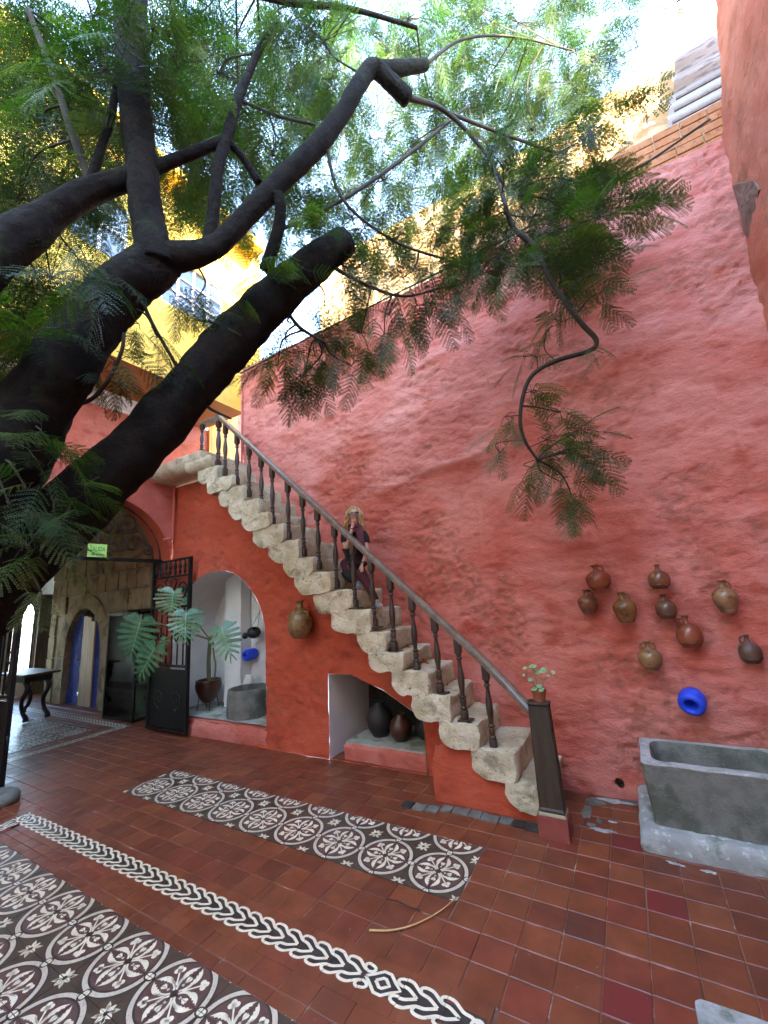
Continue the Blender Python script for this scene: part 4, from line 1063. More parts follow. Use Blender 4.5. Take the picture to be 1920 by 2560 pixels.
# arch stones
n_ = len(inn)
grp = [(0, 2), (2, 4), (4, 6), (6, 8), (8, 10), (10, 12), (12, 14), (14, 16), (16, 18), (18, 20)]
for a_, b_ in grp:
    b_ = min(b_, n_ - 1)
    ol = [inn[k] for k in range(a_, b_ + 1)] + [outr[k] for k in range(b_, a_ - 1, -1)]
    cxy = (sum(p[0] for p in ol) / len(ol), sum(p[1] for p in ol) / len(ol))
    ol = [(cxy[0] + (p[0] - cxy[0]) * .975, cxy[1] + (p[1] - cxy[1]) * .975) for p in ol]
    rough_loft([resample([(x_, y_, z_) for x_, z_ in ol], .1) for y_ in (4.57, 4.62, 4.72)], .008, 7, a_, caps=3).build('arch_stone', M_ASHLAR, ps)
for side in (-1, 1):
    for k in range(3):
        xa = DCX + side * (DHW if side > 0 else DHW + .34) ; xa = DCX + DHW if side > 0 else DCX - DHW - .34
        rough_loft([resample([(x_, y_, z_) for x_, z_ in ((xa + .005, .34 * k + .004), (xa + .335, .34 * k + .004), (xa + .335, .34 * k + .335), (xa + .005, .34 * k + .335))], .1) for y_ in (4.57, 4.62, 4.72)], .008, 7, k + side, caps=3).build('arch_stone', M_ASHLAR, ps)
# coursed blocks above and beside
rb = random.Random(5)
def inside_outr(x_, z_):
    if abs(x_ - DCX) > DHW + .36: return False
    if z_ < 1.02: return True
    return (abs(x_ - DCX) / (DHW + .36)) ** 2 + (max(0, z_ - 1.02) / 1.38) ** 2 < 1
zc = .0; nb = 0
for ch in (.5, .48, .5, .48, .42, .40, .42, .40, .42):
    x_ = -12.24 - rb.uniform(0, .2)
    while x_ < -7.97:
        w_b = rb.uniform(.34, .55); x2 = min(x_ + w_b, -7.96); xa = max(x_, -12.24)
        zt = zc + ch - .015
        ok = x2 - xa > .06 and not any(inside_outr(q, r) for q in (xa, (xa + x2) / 2, x2) for r in (zc + .02, (zc + zt) / 2, zt - .02))
        if zc < 1.9 and x2 > -9.06: ok = False
        if ok:
            rough_loft([resample([(q, y_, r) for q, r in ((xa + .012, zc + .012), (x2 - .012, zc + .012), (x2 - .012, zt), (xa + .012, zt))], .16) for y_ in (4.575 + rb.uniform(-.012, .012), 4.61, 4.72)], .010, 6, nb, caps=3).build('stone_block', M_ASHLAR, ps); nb += 1
        x_ = x2 if x2 < -7.965 else 0
    zc += ch
_mb = MB(); _mb.box((-7.955, 4.585, 1.965), (-7.90, 4.9, 4.2)); _mb.box((-9.05, 4.70, 1.95), (-7.96, 4.95, 1.968)); _mb.build('lintel_edge', M_CEM, ps)
# recess behind the cabinet, end walls, left wall, ceiling
_mb = MB(); _mb.box((-13.6, 5.45, 0), (-6.9, 5.55, 4.24)); _mb.box((-9.05, 5.3, 0), (-6.9, 5.4, 2.6)); _mb.box((-9.12, 4.74, 0), (-9.06, 5.3, 2.6)); _mb.build('recess_wall', M_CEM, ps)
p2_ = thing('passage_shell', (-10, 1.9, 0), 'plain plaster side wall and ceiling of the passage behind the gate', 'wall')
_mb = MB(); _mb.box((-14, 1.75, 0), (-7.26, 1.95, 4.3)); _mb.build('side_wall', M_CREAM, p2_)
_mb = MB(); _mb.box((-14.2, 1.75, 4.25), (-7.27, 5.6, 4.5)); _mb.build('ceiling', M_CREAM, p2_)
ew = thing('passage_end_wall', (-13.8, 4, 0), 'far end wall of the passage pierced by bright arched windows', 'wall')
wa = [(4.36, .50)] + [(4.36, 2.05)] + [(4.36 + .22 - .22 * math.cos(t), 2.05 + .35 * math.sin(t)) for t in np.linspace(0, PI, 9)][1:-1] + [(4.80, 2.05), (4.80, .50)]
wb = [(p[0] - .62, p[1] + .12) for p in wa]; wc = [(p[0] - 1.24, p[1]) for p in wa]
P3_, T_, w_, _ = cdt_wall([(1.95, 0), (5.6, 0), (5.6, 4.25), (1.95, 4.25)], [wa, wb, wc], .15, lambda u, v, d: (-13.8, u, v), lambda u, v: (0 * u, 0 * u))
sheet('wall_face', P3_, T_, w_, M_CREAM, ew)
for wi, wo in enumerate((wa, wb, wc)):
    fr = MB()
    pts = [(-13.78, p[0], p[1]) for p in wo] + [(-13.78, wo[0][0], wo[0][1])]
    fr.tube(pts, .022, 6)
    wf = fr.build('window_frame', M_IRON, ew)
    cy = (wo[0][0] + wo[-1][0]) / 2; z0 = wo[0][1]
    gb = MB()
    for q in (-.10, .10): gb.tube([(-13.78, cy + q, z0), (-13.78, cy + q, z0 + 1.65)], .009, 5)
    for zz in (.45, .72, 1.0, 1.3): gb.tube([(-13.78, cy - .2, z0 + zz), (-13.78, cy + .2, z0 + zz)], .007, 5)
    for s_ in (-1, 1): gb.tube([(-13.775, cy + .1 * math.cos(t) * s_, z0 + .86 + .13 * math.sin(t)) for t in np.linspace(-PI / 2, PI / 2, 7)], .007, 5)
    gb.build('grille', M_IRON, wf)
_mb = MB(); _mb.box((-13.74, 4.86, 0), (-13.66, 5.45, 2.55)); 
dd = thing('folded_door', (-13.7, 5.1, 0), 'tall dark wooden door folded open beside the bright passage window', 'door')
_mb.build('panel', M_DARKWOOD, dd)
for zz in (.25, 1.0, 1.75):
    MB().box((-13.655, 4.95, zz), (-13.635, 5.36, zz + .6), .008).build('raised_panel', M_DARKWOOD, dd)
MB().box((-12.9, 5.0, 0), (-12.82, 5.45, 2.7)).build('outer_leaf', M_DARKWOOD, dd)
# blue door behind the arch
bd = thing('arched_door', (-10.55, 4.75, 0), 'blue washed doorway with a bare wooden plank leaf ajar in the stone arch', 'door')
vs_in = door_arch(DCX, DHW + .02, 2.08, 1.02)
def half_poly(x0, x1, y):
    pts = [(x0, 0)] + [(max(min(p[0], x1), x0), p[1]) for p in vs_in[::-1] if x0 - .4 < p[0] < x1 + .4] + [(x1, 0)]
    return pts
def col_sheet(x0, x1, y, name, material, nseg=10):
    vs = []; fs = []; nz2 = 24
    for i in range(nseg + 1):
        x_ = x0 + (x1 - x0) * i / nseg; u = abs(x_ - DCX) / (DHW + .02)
        zt = 1.02 + 1.06 * math.sqrt(max(0, 1 - u * u)) if u < 1 else 1.0
        for j in range(nz2 + 1):
            z_ = zt * j / nz2; q = Vector((x_ * 4, z_ * 4, 3))
            vs.append((x_, y - .03 * mnoise.noise(q) - .015 * mnoise.noise(q * 3), z_))
    for i in range(nseg):
        for j in range(nz2): a_ = i * (nz2 + 1) + j; fs.append((a_, a_ + nz2 + 1, a_ + nz2 + 2, a_ + 1))
    return sheet(name, vs, fs, None, material, bd)
col_sheet(-11.36, -10.86, 4.70, 'blue_panel', M_BLUEW); col_sheet(-10.24, -9.74, 4.68, 'blue_panel', M_BLUEW)
MB().box((-10.87, 4.78, 0), (-10.64, 4.82, 2.05)).build('gap_shade', M_BLACK, bd)  # black board painting the shade of the opening beside the plank
for k in range(3):
    x0 = -10.68 + k * .17
    MB().box((x0 + .003, 4.63, .01), (x0 + .175, 4.66, 1.90 - .03 * k * k), .004).build('plank', M_PLANK, bd)
MB().tube([(-10.90, 4.69, .95), (-10.90, 4.64, .97), (-10.90, 4.64, 1.02), (-10.90, 4.69, 1.04)], .012, 6).build('handle', M_PALEGREY, bd, smooth=True)
# inner reveal of the arch
vs = []; fs = []; oo = [(DCX + DHW, 0)] + inn + [(DCX - DHW, 0)]
for y_ in (4.60, 4.9):
    for p in oo: vs.append((p[0], y_, p[1]))
for i in range(len(oo) - 1): fs.append((i, i + 1, len(oo) + i + 1, len(oo) + i))
sheet('arch_reveal', vs, fs, None, M_ASHLAR, bd)

# glass cabinet
gc = thing('display_cabinet', (-8.35, 4.4, 0), 'tall narrow glass display cabinet standing against the stone wall', 'cabinet')
X0, X1, Y0, Y1, ZT = -8.86, -7.86, 4.29, 4.54, 1.93
_mb = MB()
for x_ in (X0, X1):
    for y_ in (Y0, Y1): _mb.box((x_ - .016, y_ - .016, 0), (x_ + .016, y_ + .016, ZT))
for z_ in (.03, ZT - .04):
    _mb.box((X0 + .017, Y0 - .015, z_ - .02), (X1 - .017, Y0 + .015, z_ + .02)); _mb.box((X0 + .017, Y1 - .015, z_ - .02), (X1 - .017, Y1 + .015, z_ + .02))
    for x_ in (X0, X1): _mb.box((x_ - .014, Y0 + .017, z_ - .021), (x_ + .014, Y1 - .017, z_ + .021))
_mb.build('frame', M_IRON, gc)
MB().box((X0 + .02, Y0 - .004, .06), (X1 - .02, Y0 + .002, ZT - .07)).build('glass_front', M_GLASSC, gc)
MB().box((X1 - .003, Y0 + .02, .06), (X1 + .003, Y1 - .02, ZT - .07)).build('glass_side', M_GLASSC, gc)
MB().box((X0 + .02, Y1 + .002, .06), (X1 - .02, Y1 + .008, ZT - .07)).build('back_board', M_CEM, gc)
for z_ in (.62, 1.18): MB().box((X0 + .02, Y0 + .02, z_), (X1 - .02, Y1 - .02, z_ + .012)).build('shelf', M_WPAINT, gc)
MB().box((X0 + .02, Y0 + .02, .052), (X1 - .02, Y1 - .02, .075)).build('floor_board', M_CEM, gc)
pf = thing('framed_notice', (-8.3, 4.55, 1.5), 'small pale framed sheet hanging behind the glass cabinet top', 'frame')
MB().box((-8.46, 4.515, 1.48), (-8.10, 4.53, 1.90)).build('frame', M_DARKWOOD, pf); MB().box((-8.42, 4.508, 1.52), (-8.14, 4.514, 1.86)).build('sheet', M_WPAINT, pf)
o = MB().lathe((-8.35, 4.42, .632), [(.05, 0), (.09, .05), (.11, .06), (.09, .065), (.03, .02)], 16).solo('bowl', M_PALEGREY, (-8.35, 4.42, .632), True); tag(o, 'small grey bowl on the lower shelf in the glass cabinet', 'bowl')

# dark carved table in the passage
tb = thing('carved_table', (-10.6, 3.7, 0), 'dark carved wooden table with curved legs standing in the passage', 'table')
MB().box((-11.3, 3.42, .84), (-10.05, 4.02, .885), .01).build('table_top', M_DARKWOOD, tb)
MB().box((-11.2, 3.5, .72), (-10.2, 3.94, .838)).build('apron', M_BLACK, tb)
for lx, ly, sx in ((-11.1, 3.56, -1), (-10.3, 3.56, 1), (-11.1, 3.9, -1), (-10.3, 3.9, 1)):
    pts = spline([(lx, ly, .74), (lx + sx * .10, ly, .60), (lx - sx * .10, ly, .36), (lx - sx * .02, ly, .18), (lx + sx * .13, ly, .10), (lx + sx * .16, ly, .03)], 5)
    MB().tube(pts, [.055 - .02 * math.sin(3 * i / len(pts)) for i in range(len(pts))], 8).build('leg', M_BLACK, tb, smooth=True)

# ------------------------------------------------------------------ iron gate, beam and fanlight
def spiral(c, r, turns, a0, sgn, n=26):
    """points of a scroll in a 2D plane, from outside in"""
    o_ = []
    for k in range(n + 1):
        t = k / n; a_ = a0 + sgn * turns * 2 * PI * t; rr = r * (1 - .86 * t ** .8); o_.append((c[0] + rr * math.cos(a_), c[1] + rr * math.sin(a_)))
    return o_
fl_ = thing('iron_fanlight', (-7.05, 3.09, 2.75), 'arched wrought iron fanlight of scrolls above the gate beam', 'ironwork')
XF = -7.05
MB().box((XF - .03, 1.985, 2.735), (XF + .03, 4.195, 2.79)).build('beam', M_IRON, fl_)
def yz(pts): return [(XF, p[0], p[1]) for p in pts]
MB().tube(yz([(3.09 + 1.08 * math.cos(t), 2.79 + .94 * math.sin(t)) for t in np.linspace(.0, PI, 30)]), .016, 6).build('arch_bar', M_BROWNIRON, fl_, smooth=True)
for s_ in (1, -1):
    for (cy, cz, r, tn, a0, sg) in ((.62, .235, .22, 1.6, -PI / 2, 1), (.30, .16, .13, 1.4, -PI / 2, -1), (.50, .62, .20, 1.5, PI, 1), (.20, .50, .17, 1.5, 0, 1), (.86, .14, .11, 1.3, PI / 2, -1), (.12, .78, .11, 1.3, PI, -1)):
        pts = [(3.09 + s_ * p[0], 2.79 + p[1]) for p in spiral((cy, cz), r, tn, a0, sg)]
        MB().tube(yz(pts), .0125, 6).build('scroll', M_BROWNIRON, fl_, smooth=True)
    MB().tube(yz([(3.09 + s_ * .08, 2.80), (3.09 + s_ * .09, 3.2), (3.09 + s_ * .05, 3.70)]), .012, 6).build('bar', M_BROWNIRON, fl_)
    MB().tube(yz(spline([(3.09 + s_ * .84, 3.02), (3.09 + s_ * .70, 3.25), (3.09 + s_ * .45, 3.20), (3.09 + s_ * .34, 3.38)], 6)), .012, 6).build('bar', M_BROWNIRON, fl_, smooth=True)
MB().tube(yz([(3.09 + .045 * math.cos(t), 3.22 + .045 * math.sin(t)) for t in np.linspace(0, 2 * PI, 13)]), .012, 6).build('ring', M_BROWNIRON, fl_)

def gate_leaf(name, x0, x1, y0, y1, label, h=2.745):
    """leaf from hinge (x0,y0) to free edge (x1,y1)"""
    t = thing(name, (x0, y0, 0), label, 'gate', 'two leaves of the iron gate')
    d = Vector((x1 - x0, y1 - y0, 0)); w = d.length; d.normalize(); nrm = Vector((-d.y, d.x, 0))
    def at(u, z, o_=0): return tuple(Vector((x0, y0, z)) + d * u + nrm * o_)
    def bar(mb, u0, z0, u1, z1, th=.02):
        dd_ = Vector((u1 - u0, z1 - z0)); L_ = dd_.length; e = Vector((-dd_.y, dd_.x)) / L_ * th
        q = [(u0 + e.x, z0 + e.y), (u1 + e.x, z1 + e.y), (u1 - e.x, z1 - e.y), (u0 - e.x, z0 - e.y)]
        mb.prism([at(a_, b_, -th) for a_, b_ in q], nrm * (2 * th))
    mb = MB(); bar(mb, .022, .04, .022, h, .022); bar(mb, w - .022, .04, w - .022, h, .026)
    for z_ in (.06, .95, 1.02, 1.95, 2.45, h - .02): bar(mb, .046, z_, w - .05, z_, .018)
    mb.build('gate_frame', M_IRON, t)
    n_ = 7
    for k in range(1, n_):
        m2 = MB(); u = w * k / n_; bar(m2, u, 1.04, u, 1.93, .009); m2.build('bar', M_IRON, t)
    MB().prism([at(.05, .09, -.004), at(w - .05, .09, -.004), at(w - .05, .93, -.004), at(.05, .93, -.004)], nrm * .008).build('kick_plate', M_IRON, t)
    def sc(pts, r=.013, nm='scroll'): MB().tube([at(p[0], p[1], 0.0) for p in pts], r, 6).build(nm, M_IRON, t, smooth=True)
    m_ = w / 2
    for s_ in (1, -1):
        sc([(m_ + s_ * p[0], p[1]) for p in spiral((.30, 2.24), .16, 1.5, -PI / 2, 1)], .017)
        sc([(m_ + s_ * p[0], p[1]) for p in spiral((.13, 2.10), .10, 1.2, -PI / 2, -1)], .014)
        sc([(m_ + s_ * p[0], p[1]) for p in spline([(.0, 1.98), (.07, 2.2), (.16, 2.36), (.10, 2.42)], 5)], .014)
        sc([(m_ + s_ * p[0], p[1]) for p in spiral((.22, .52), .16, 1.4, -PI / 2, 1)], .014)
        sc([(m_ + s_ * p[0], p[1]) for p in spiral((.22, 1.48), .14, 1.4, PI / 2, -1)], .012)
    sc([(m_, 1.98), (m_, 2.42)], .015)
    k = 0; u = .10
    while u < w - .08:
        m2 = MB().lathe(at(u, 2.475), [(.008, 0), (.022, .03), (.028, .06), (.012, .09), (.03, .12), (.022, .17), (.012, .20), (.02, .235)], 8); m2.build('finial', M_IRON, t, smooth=True); u += .135
    return t
gate_leaf('gate_leaf', -7.15, -6.07, 4.13, 4.12, 'black wrought iron gate leaf folded open beside the big monstera leaves')
gate_leaf('gate_leaf', -7.15, -6.52, 2.03, 2.13, 'black wrought iron gate leaf at the left edge of the photo')

# exit sign hanging over the beam
es = thing('exit_sign', (-6.86, 3.07, 2.79), 'small lime green exit sign standing on the gate beam', 'sign')
MB().box((-6.86, 2.945, 2.765), (-6.84, 3.205, 2.965), .004).build('sign_board', M_SIGN, es)
cu = bpy.data.curves.new('salida', 'FONT'); cu.body = 'SALIDA'; cu.size = .078; cu.extrude = .0008; cu.align_x = 'CENTER'; cu.align_y = 'CENTER'
tmp = bpy.data.objects.new('salida', cu); COL.objects.link(tmp)
bpy.context.view_layer.update()
dg = bpy.context.evaluated_depsgraph_get()
me = bpy.data.meshes.new_from_object(tmp.evaluated_get(dg)); bpy.data.objects.remove(tmp)
me.transform(Matrix.Translation((-6.837, 3.075, 2.885)) @ Matrix(((0, 0, 1, 0), (1, 0, 0, 0), (0, 1, 0, 0), (0, 0, 0, 1))) @ Matrix.Diagonal((.82, 1.25, 1, 1)))
me.transform(Matrix.Translation(-es.location)); me.materials.clear(); me.materials.append(M_SIGNT); link('lettering', me, es)
MB().prism([(-6.838, 2.975, 2.805), (-6.838, 3.03, 2.785), (-6.838, 3.03, 2.825)], (.002, 0, 0)).box((-6.838, 3.03, 2.799), (-6.836, 3.17, 2.811)).build('arrow', M_SIGNT, es)

# rounded grey stone at the gate foot
lp = [(-6.02 + .17 * math.cos(t), 1.99 + .12 * math.sin(t)) for t in np.linspace(0, 2 * PI, 20)[:-1]]
o = rough_loft([[(-6.16 + (x_ + 6.16) * s_, 2.03 + (y_ - 2.03) * s_, z_) for x_, y_ in [( -6.16 + .2 * math.cos(t), 2.03 + .14 * math.sin(t)) for t in np.linspace(0, 2 * PI, 20)[:-1]]] for s_, z_ in ((1, .002), (1.02, .05), (.9, .09), (.6, .115))], .006, 8, 3).solo('stone_stop', M_GREY, (-6.16, 2.03, 0), True)
tag(o, 'rounded dark grey stone on the floor at the left edge by the gate', 'stone')

# ================================================================== STAIRCASE
st_ = thing('staircase', (-3, 4.1, 0), 'worn pale stone staircase with rounded step ends climbing along the red wall', 'staircase')
R_E = [(-4.955, 3.990), (-4.635, 3.762), (-4.393, 3.573), (-4.102, 3.318), (-3.913, 3.095), (-3.650, 2.892), (-3.395, 2.654), (-3.166, 2.415), (-2.915, 2.222), (-2.666, 1.991), (-2.423, 1.760), (-2.240, 1.527), (-2.060, 1.318), (-1.808, 1.140), (-1.599, .931), (-1.345, .711), (-1.047, .509), (-.80, .29)]
L_E = [-5.456, -5.224, -4.973, -4.713, -4.446, -4.245, -3.957, -3.683, -3.5, -3.24, -2.969, -2.622, -2.477, -2.222, -2.012, -1.74, -1.446, -1.17]
srng = random.Random(11)
for i, ((xr, z), xl) in enumerate(zip(R_E, L_E)):
    zb = (R_E[i + 1][1] if i + 1 < len(R_E) else .09) - .024
    h = z - zb; r = min(h * (.80 if i < 12 else .6), .2) * srng.uniform(.85, 1.05); r2 = .085 if i < 13 else .05
    prof = [(xl, z)] + [(xr - .02 + .02 * math.sin(t), z - .02 + .02 * math.cos(t)) for t in (0, .8, PI / 2)]
    prof += arc(xr - r2, zb + r2, r2, 0, -PI / 2, 3)
    prof += [(xl + r * (1 - math.sin(t)), zb + r * (1 - math.cos(t))) for t in np.linspace(0, PI / 2, 8)]
    prof = [(x_, z_) for x_, z_ in prof]
    # tread worn hollow and slight tilt per block
    ys = [3.765 + srng.uniform(-.02, .015)] + list(np.linspace(3.79, 4.56, 12))
    loops = [[(x_ + srng.uniform(-.002, .002), y_, z_ - (.014 * math.exp(-((y_ - 4.15) / .2) ** 2) if z_ > z - .02 else 0)) for x_, _, z_ in resample([(p[0], 0, p[1]) for p in prof], .045)] for y_ in ys]
    c0 = Vector((sum(p[0] for p in loops[0]) / len(loops[0]), 0, sum(p[2] for p in loops[0]) / len(loops[0])))
    loops[0] = [(c0.x + (p[0] - c0.x) * .955, p[1], c0.z + (p[2] - c0.z) * .955) for p in loops[0]]
    rough_loft(loops, .024, 8, i, caps=5).build('step', M_STONE, st_, smooth=50)
def slab(x0, x1, y0, y1, z0, z1, name, sd, mat_=None, rad=.1, amp=.014):
    prof = [(y0 + rad * (1 - math.cos(t)), z0 + .02 + (z1 - z0 - .04) * .5 - (z1 - z0 - .04) * .5 * math.sin(t)) for t in ()] 
    prof = [(y1, z1), (y1, z0)] + [(y0 + rad * (1 - math.sin(t)) , z0 + rad * (1 - math.cos(t)) ) for t in np.linspace(0, PI / 2, 6)] + [(y0, z1 - .02), (y0 + .02, z1)]
    loops = [[(x_, q.x, q.z) for q in resample([(a_, 0, b_) for a_, b_ in prof], .06)] for x_ in np.linspace(x0, x1, max(3, int((x1 - x0) / .07)))]
    rough_loft(loops, amp, 7, sd).build(name, mat_ or M_STONE, st_, smooth=50)
slab(-5.80, -5.17, 3.77, 5.55, 4.02, 4.205, 'step', 31, rad=.14)
slab(-6.82, -5.41, 3.76, 5.60, 4.09, 4.335, 'landing_slab', 32, rad=.16)
# plinth beneath the lowest steps
prof = [(-1.845, -.02), (-1.845, .30), (-1.80, .46), (-1.70, .50), (-1.40, .47), (-1.10, .46), (-1.09, .24), (-.91, .235), (-.90, -.02)]
loops = [[(p.x, y_, p.z) for p in resample([(a_, 0, b_) for a_, b_ in prof], .05)] for y_ in [3.80] + list(np.linspace(3.82, 4.5, 12))]
rough_loft(loops, .014, 6, 40, caps=6).build('plinth', M_ORED, st_, smooth=60)
# square pedestal under the newel
rough_loft([resample([(x_, y_, z_) for x_, y_ in ((-.89, 3.585), (-.665, 3.585), (-.665, 3.76), (-.89, 3.76))], .05) for z_ in np.linspace(-.01, .155, 5)], .004, 8, 41).build('pedestal', M_DULLRED, st_, smooth=40)

# ================================================================== RAILING
ra = thing('stair_railing', (-.8, 3.7, .19), 'dark wooden railing with turned balusters and sloping handrail on the stone stairs', 'railing')
BAL = [(-4.9, 3.828), (-4.638, 3.631), (-4.38, 3.393), (-4.136, 3.157), (-3.926, 2.938), (-3.644, 2.697), (-3.396, 2.452), (-3.161, 2.264), (-2.907, 2.026), (-2.66, 1.785), (-2.419, 1.57), (-2.19, 1.32), (-1.948, 1.128), (-1.713, 0.942), (-1.491, 0.72), (-1.246, 0.495)]
def railz(x_): return 4.627 + (x_ + 4.903) * -.9374
def baluster(x_, y_, z0, z1, big=1.0):
    h = z1 - z0; mb = MB(); a_ = .030 * big
    mb.box((x_ - a_, y_ - a_, z0 - .01), (x_ + a_, y_ + a_, z0 + .12 * h), .004)
    mb.box((x_ - a_, y_ - a_, z1 - .17 * h), (x_ + a_, y_ + a_, z1 + .03), .004)
    pr = [(.020, .12), (.030, .135), (.030, .15), (.020, .165), (.026, .19), (.028, .23), (.020, .255), (.031, .27), (.031, .285), (.019, .30), (.021, .34), (.030, .42), (.033, .50), (.030, .57), (.020, .66), (.017, .71), (.018, .745), (.029, .755), (.029, .77), (.018, .785), (.027, .81), (.030, .835)]
    mb.lathe((x_, y_, z0), [(r * big, t * h) for r, t in pr], 14)
    return mb.build('baluster', M_WOODD, ra, smooth=45)
for k, (x_, z_) in enumerate(BAL):
    baluster(x_, 3.835, z_ - .0, railz(x_) + .0)
    if k >= 9:
        MB().box((x_ - .055, 3.78, z_ - .012), (x_ + .075, 3.89, z_ + .006)).build('foot_board', M_WOODD, ra)
baluster(-5.055, 3.83, 3.98, 4.77, 1.15); baluster(-5.46, 3.83, 4.30, 4.78)
# rail
sec = [(-.040, -.032), (.040, -.032), (.046, -.010), (.044, .012), (.028, .028), (0, .033), (-.028, .028), (-.044, .012), (-.046, -.010)]
def rail(pts, name):
    vs = []; fs = []; n_ = len(sec)
    for i, p in enumerate(pts):
        p = Vector(p); t = (Vector(pts[min(i + 1, len(pts) - 1)]) - Vector(pts[max(i - 1, 0)])).normalized(); sd = Vector((-t.y, t.x, 0)).normalized(); u_ = sd.cross(t); u_ = -u_ if u_.z < 0 else u_
        for a_, b_ in sec: vs.append(tuple(p + sd * a_ + u_ * b_))
    for i in range(len(pts) - 1):
        for k in range(n_): fs.append((i * n_ + k, i * n_ + (k + 1) % n_, (i + 1) * n_ + (k + 1) % n_, (i + 1) * n_ + k))
    fs += [tuple(range(n_)), tuple((len(pts) - 1) * n_ + k for k in range(n_))]
    return MB().add(vs, fs).build(name, M_RAIL, ra, smooth=35)
rail([(-5.075, 3.833, railz(-5.055) + .065)] + [(x_, 3.835 - .0 * x_, railz(x_) + .045) for x_ in np.linspace(-4.9, -1.3, 14)] + [(-1.05, 3.80, railz(-1.05) + .04), (-.845, 3.70, railz(-.845) + .055)], 'handrail')
rail([(-5.05, 3.833, 4.80), (-5.50, 3.833, 4.815)], 'handrail')
MB().box((-5.095, 3.79, 4.72), (-5.015, 3.875, 4.85), .006).build('post_cap', M_RAIL, ra)
# newel post: tapered panelled box on a pale moulding
def frustum(x0, x1, y0, y1, z0, z1, k):
    cx, cy = (x0 + x1) / 2, (y0 + y1) / 2
    b_ = [(x0, y0, z0), (x1, y0, z0), (x1, y1, z0), (x0, y1, z0)]; t_ = [(cx + (p[0] - cx) * k, cy + (p[1] - cy) * k, z1) for p in b_]
    return b_ + t_
bm = bmesh.new(); vv = [bm.verts.new(p) for p in frustum(-.865, -.683, 3.60, 3.73, .195, .95, .86)]
for f in [(0, 3, 2, 1), (4, 5, 6, 7), (0, 1, 5, 4), (1, 2, 6, 5), (2, 3, 7, 6), (3, 0, 4, 7)]: bm.faces.new([vv[k] for k in f])
bm.normal_update()
sides = [f for f in bm.faces if abs(f.normal.z) < .5]
for f in sides:
    r_ = bmesh.ops.inset_region(bm, faces=[f], thickness=.018, depth=-.008)
bmesh.ops.bevel(bm, geom=[e for e in bm.edges if e.calc_length() > .5], offset=.003, segments=1, affect='EDGES')
nw = MB(); nw.bm(bm); newel = nw.build('newel_post', M_NEWEL, ra)
MB().box((-.872, 3.593, .155), (-.676, 3.737, .178), .004).build('post_base', M_PALEWOOD, ra); MB().box((-.868, 3.597, .1785), (-.68, 3.733, .1945), .003).build('base_moulding', M_NEWEL, ra)
MB().box((-.857, 3.603, .951), (-.692, 3.728, .966), .003).build('post_top', M_NEWEL, ra)

# ================================================================== DOOR AT THE TOP
td = thing('plank_door', (-6.78, 5.25, 4.33), 'orange varnished wooden door at the head of the stairs', 'door')
for k in range(3):
    y0 = 4.935 + k * .215
    MB().box((-6.78, y0 + .003, 4.335), (-6.74, y0 + .212, 6.75), .004).build('plank', M_ORWOOD, td)
MB().box((-6.79, 4.89, 4.335), (-6.735, 4.93, 6.8)).build('jamb', M_ORWOOD, td)
# pink posts between the door and the red wall
pp = thing('door_post', (-5.4, 4.66, 4.1), 'pink plaster post between the orange door and the tall red wall', 'post')
rough_loft([resample([(x_, y_, z_) for x_, y_ in ((-5.40, 4.62), (-5.27, 4.60), (-5.27, 4.72), (-5.40, 4.74))], .06) for z_ in np.linspace(4.1, 5.93, 22)], .008, 5, 4).build('post_shaft', M_RED, pp, smooth=40)
MB().tube([(-5.235, 4.43, 4.05), (-5.235, 4.42, 5.88)], .016, 8).build('pipe', M_RED, pp, smooth=True)
MB().tube([(-5.33, 4.60, 5.30), (-5.33, 4.52, 5.31), (-5.28, 4.50, 5.33)], .010, 6).build('hinge_hook', M_IRON, pp)

# ================================================================== JUGS ON THE WALL
def jug_prof(style):
    if style == 'squat': return [(.0, 0), (.55, 0), (.62, .02), (.92, .18), (1.0, .36), (.96, .52), (.72, .66), (.40, .73), (.24, .76), (.20, .84), (.22, .90), (.36, .97), (.33, 1.0), (.26, .97), (.16, .9)]
    if style == 'tall': return [(.0, 0), (.58, 0), (.62, .03), (.80, .16), (.97, .36), (1.0, .50), (.88, .62), (.58, .71), (.36, .76), (.27, .82), (.27, .93), (.40, .985), (.37, 1.0), (.3, .98), (.2, .9)]
    if style == 'round': return [(.0, 0), (.62, 0), (.68, .03), (.92, .16), (1.0, .34), (.97, .48), (.80, .62), (.50, .71), (.27, .76), (.20, .83), (.20, .93), (.30, .985), (.27, 1.0), (.22, .98), (.14, .9)]
    return [(.0, 0), (.50, 0), (.55, .03), (.85, .2), (1.0, .40), (.95, .55), (.72, .66), (.42, .73), (.22, .80), (.18, .90), (.30, .99), (.27, 1.0), (.2, .97), (.13, .9)]
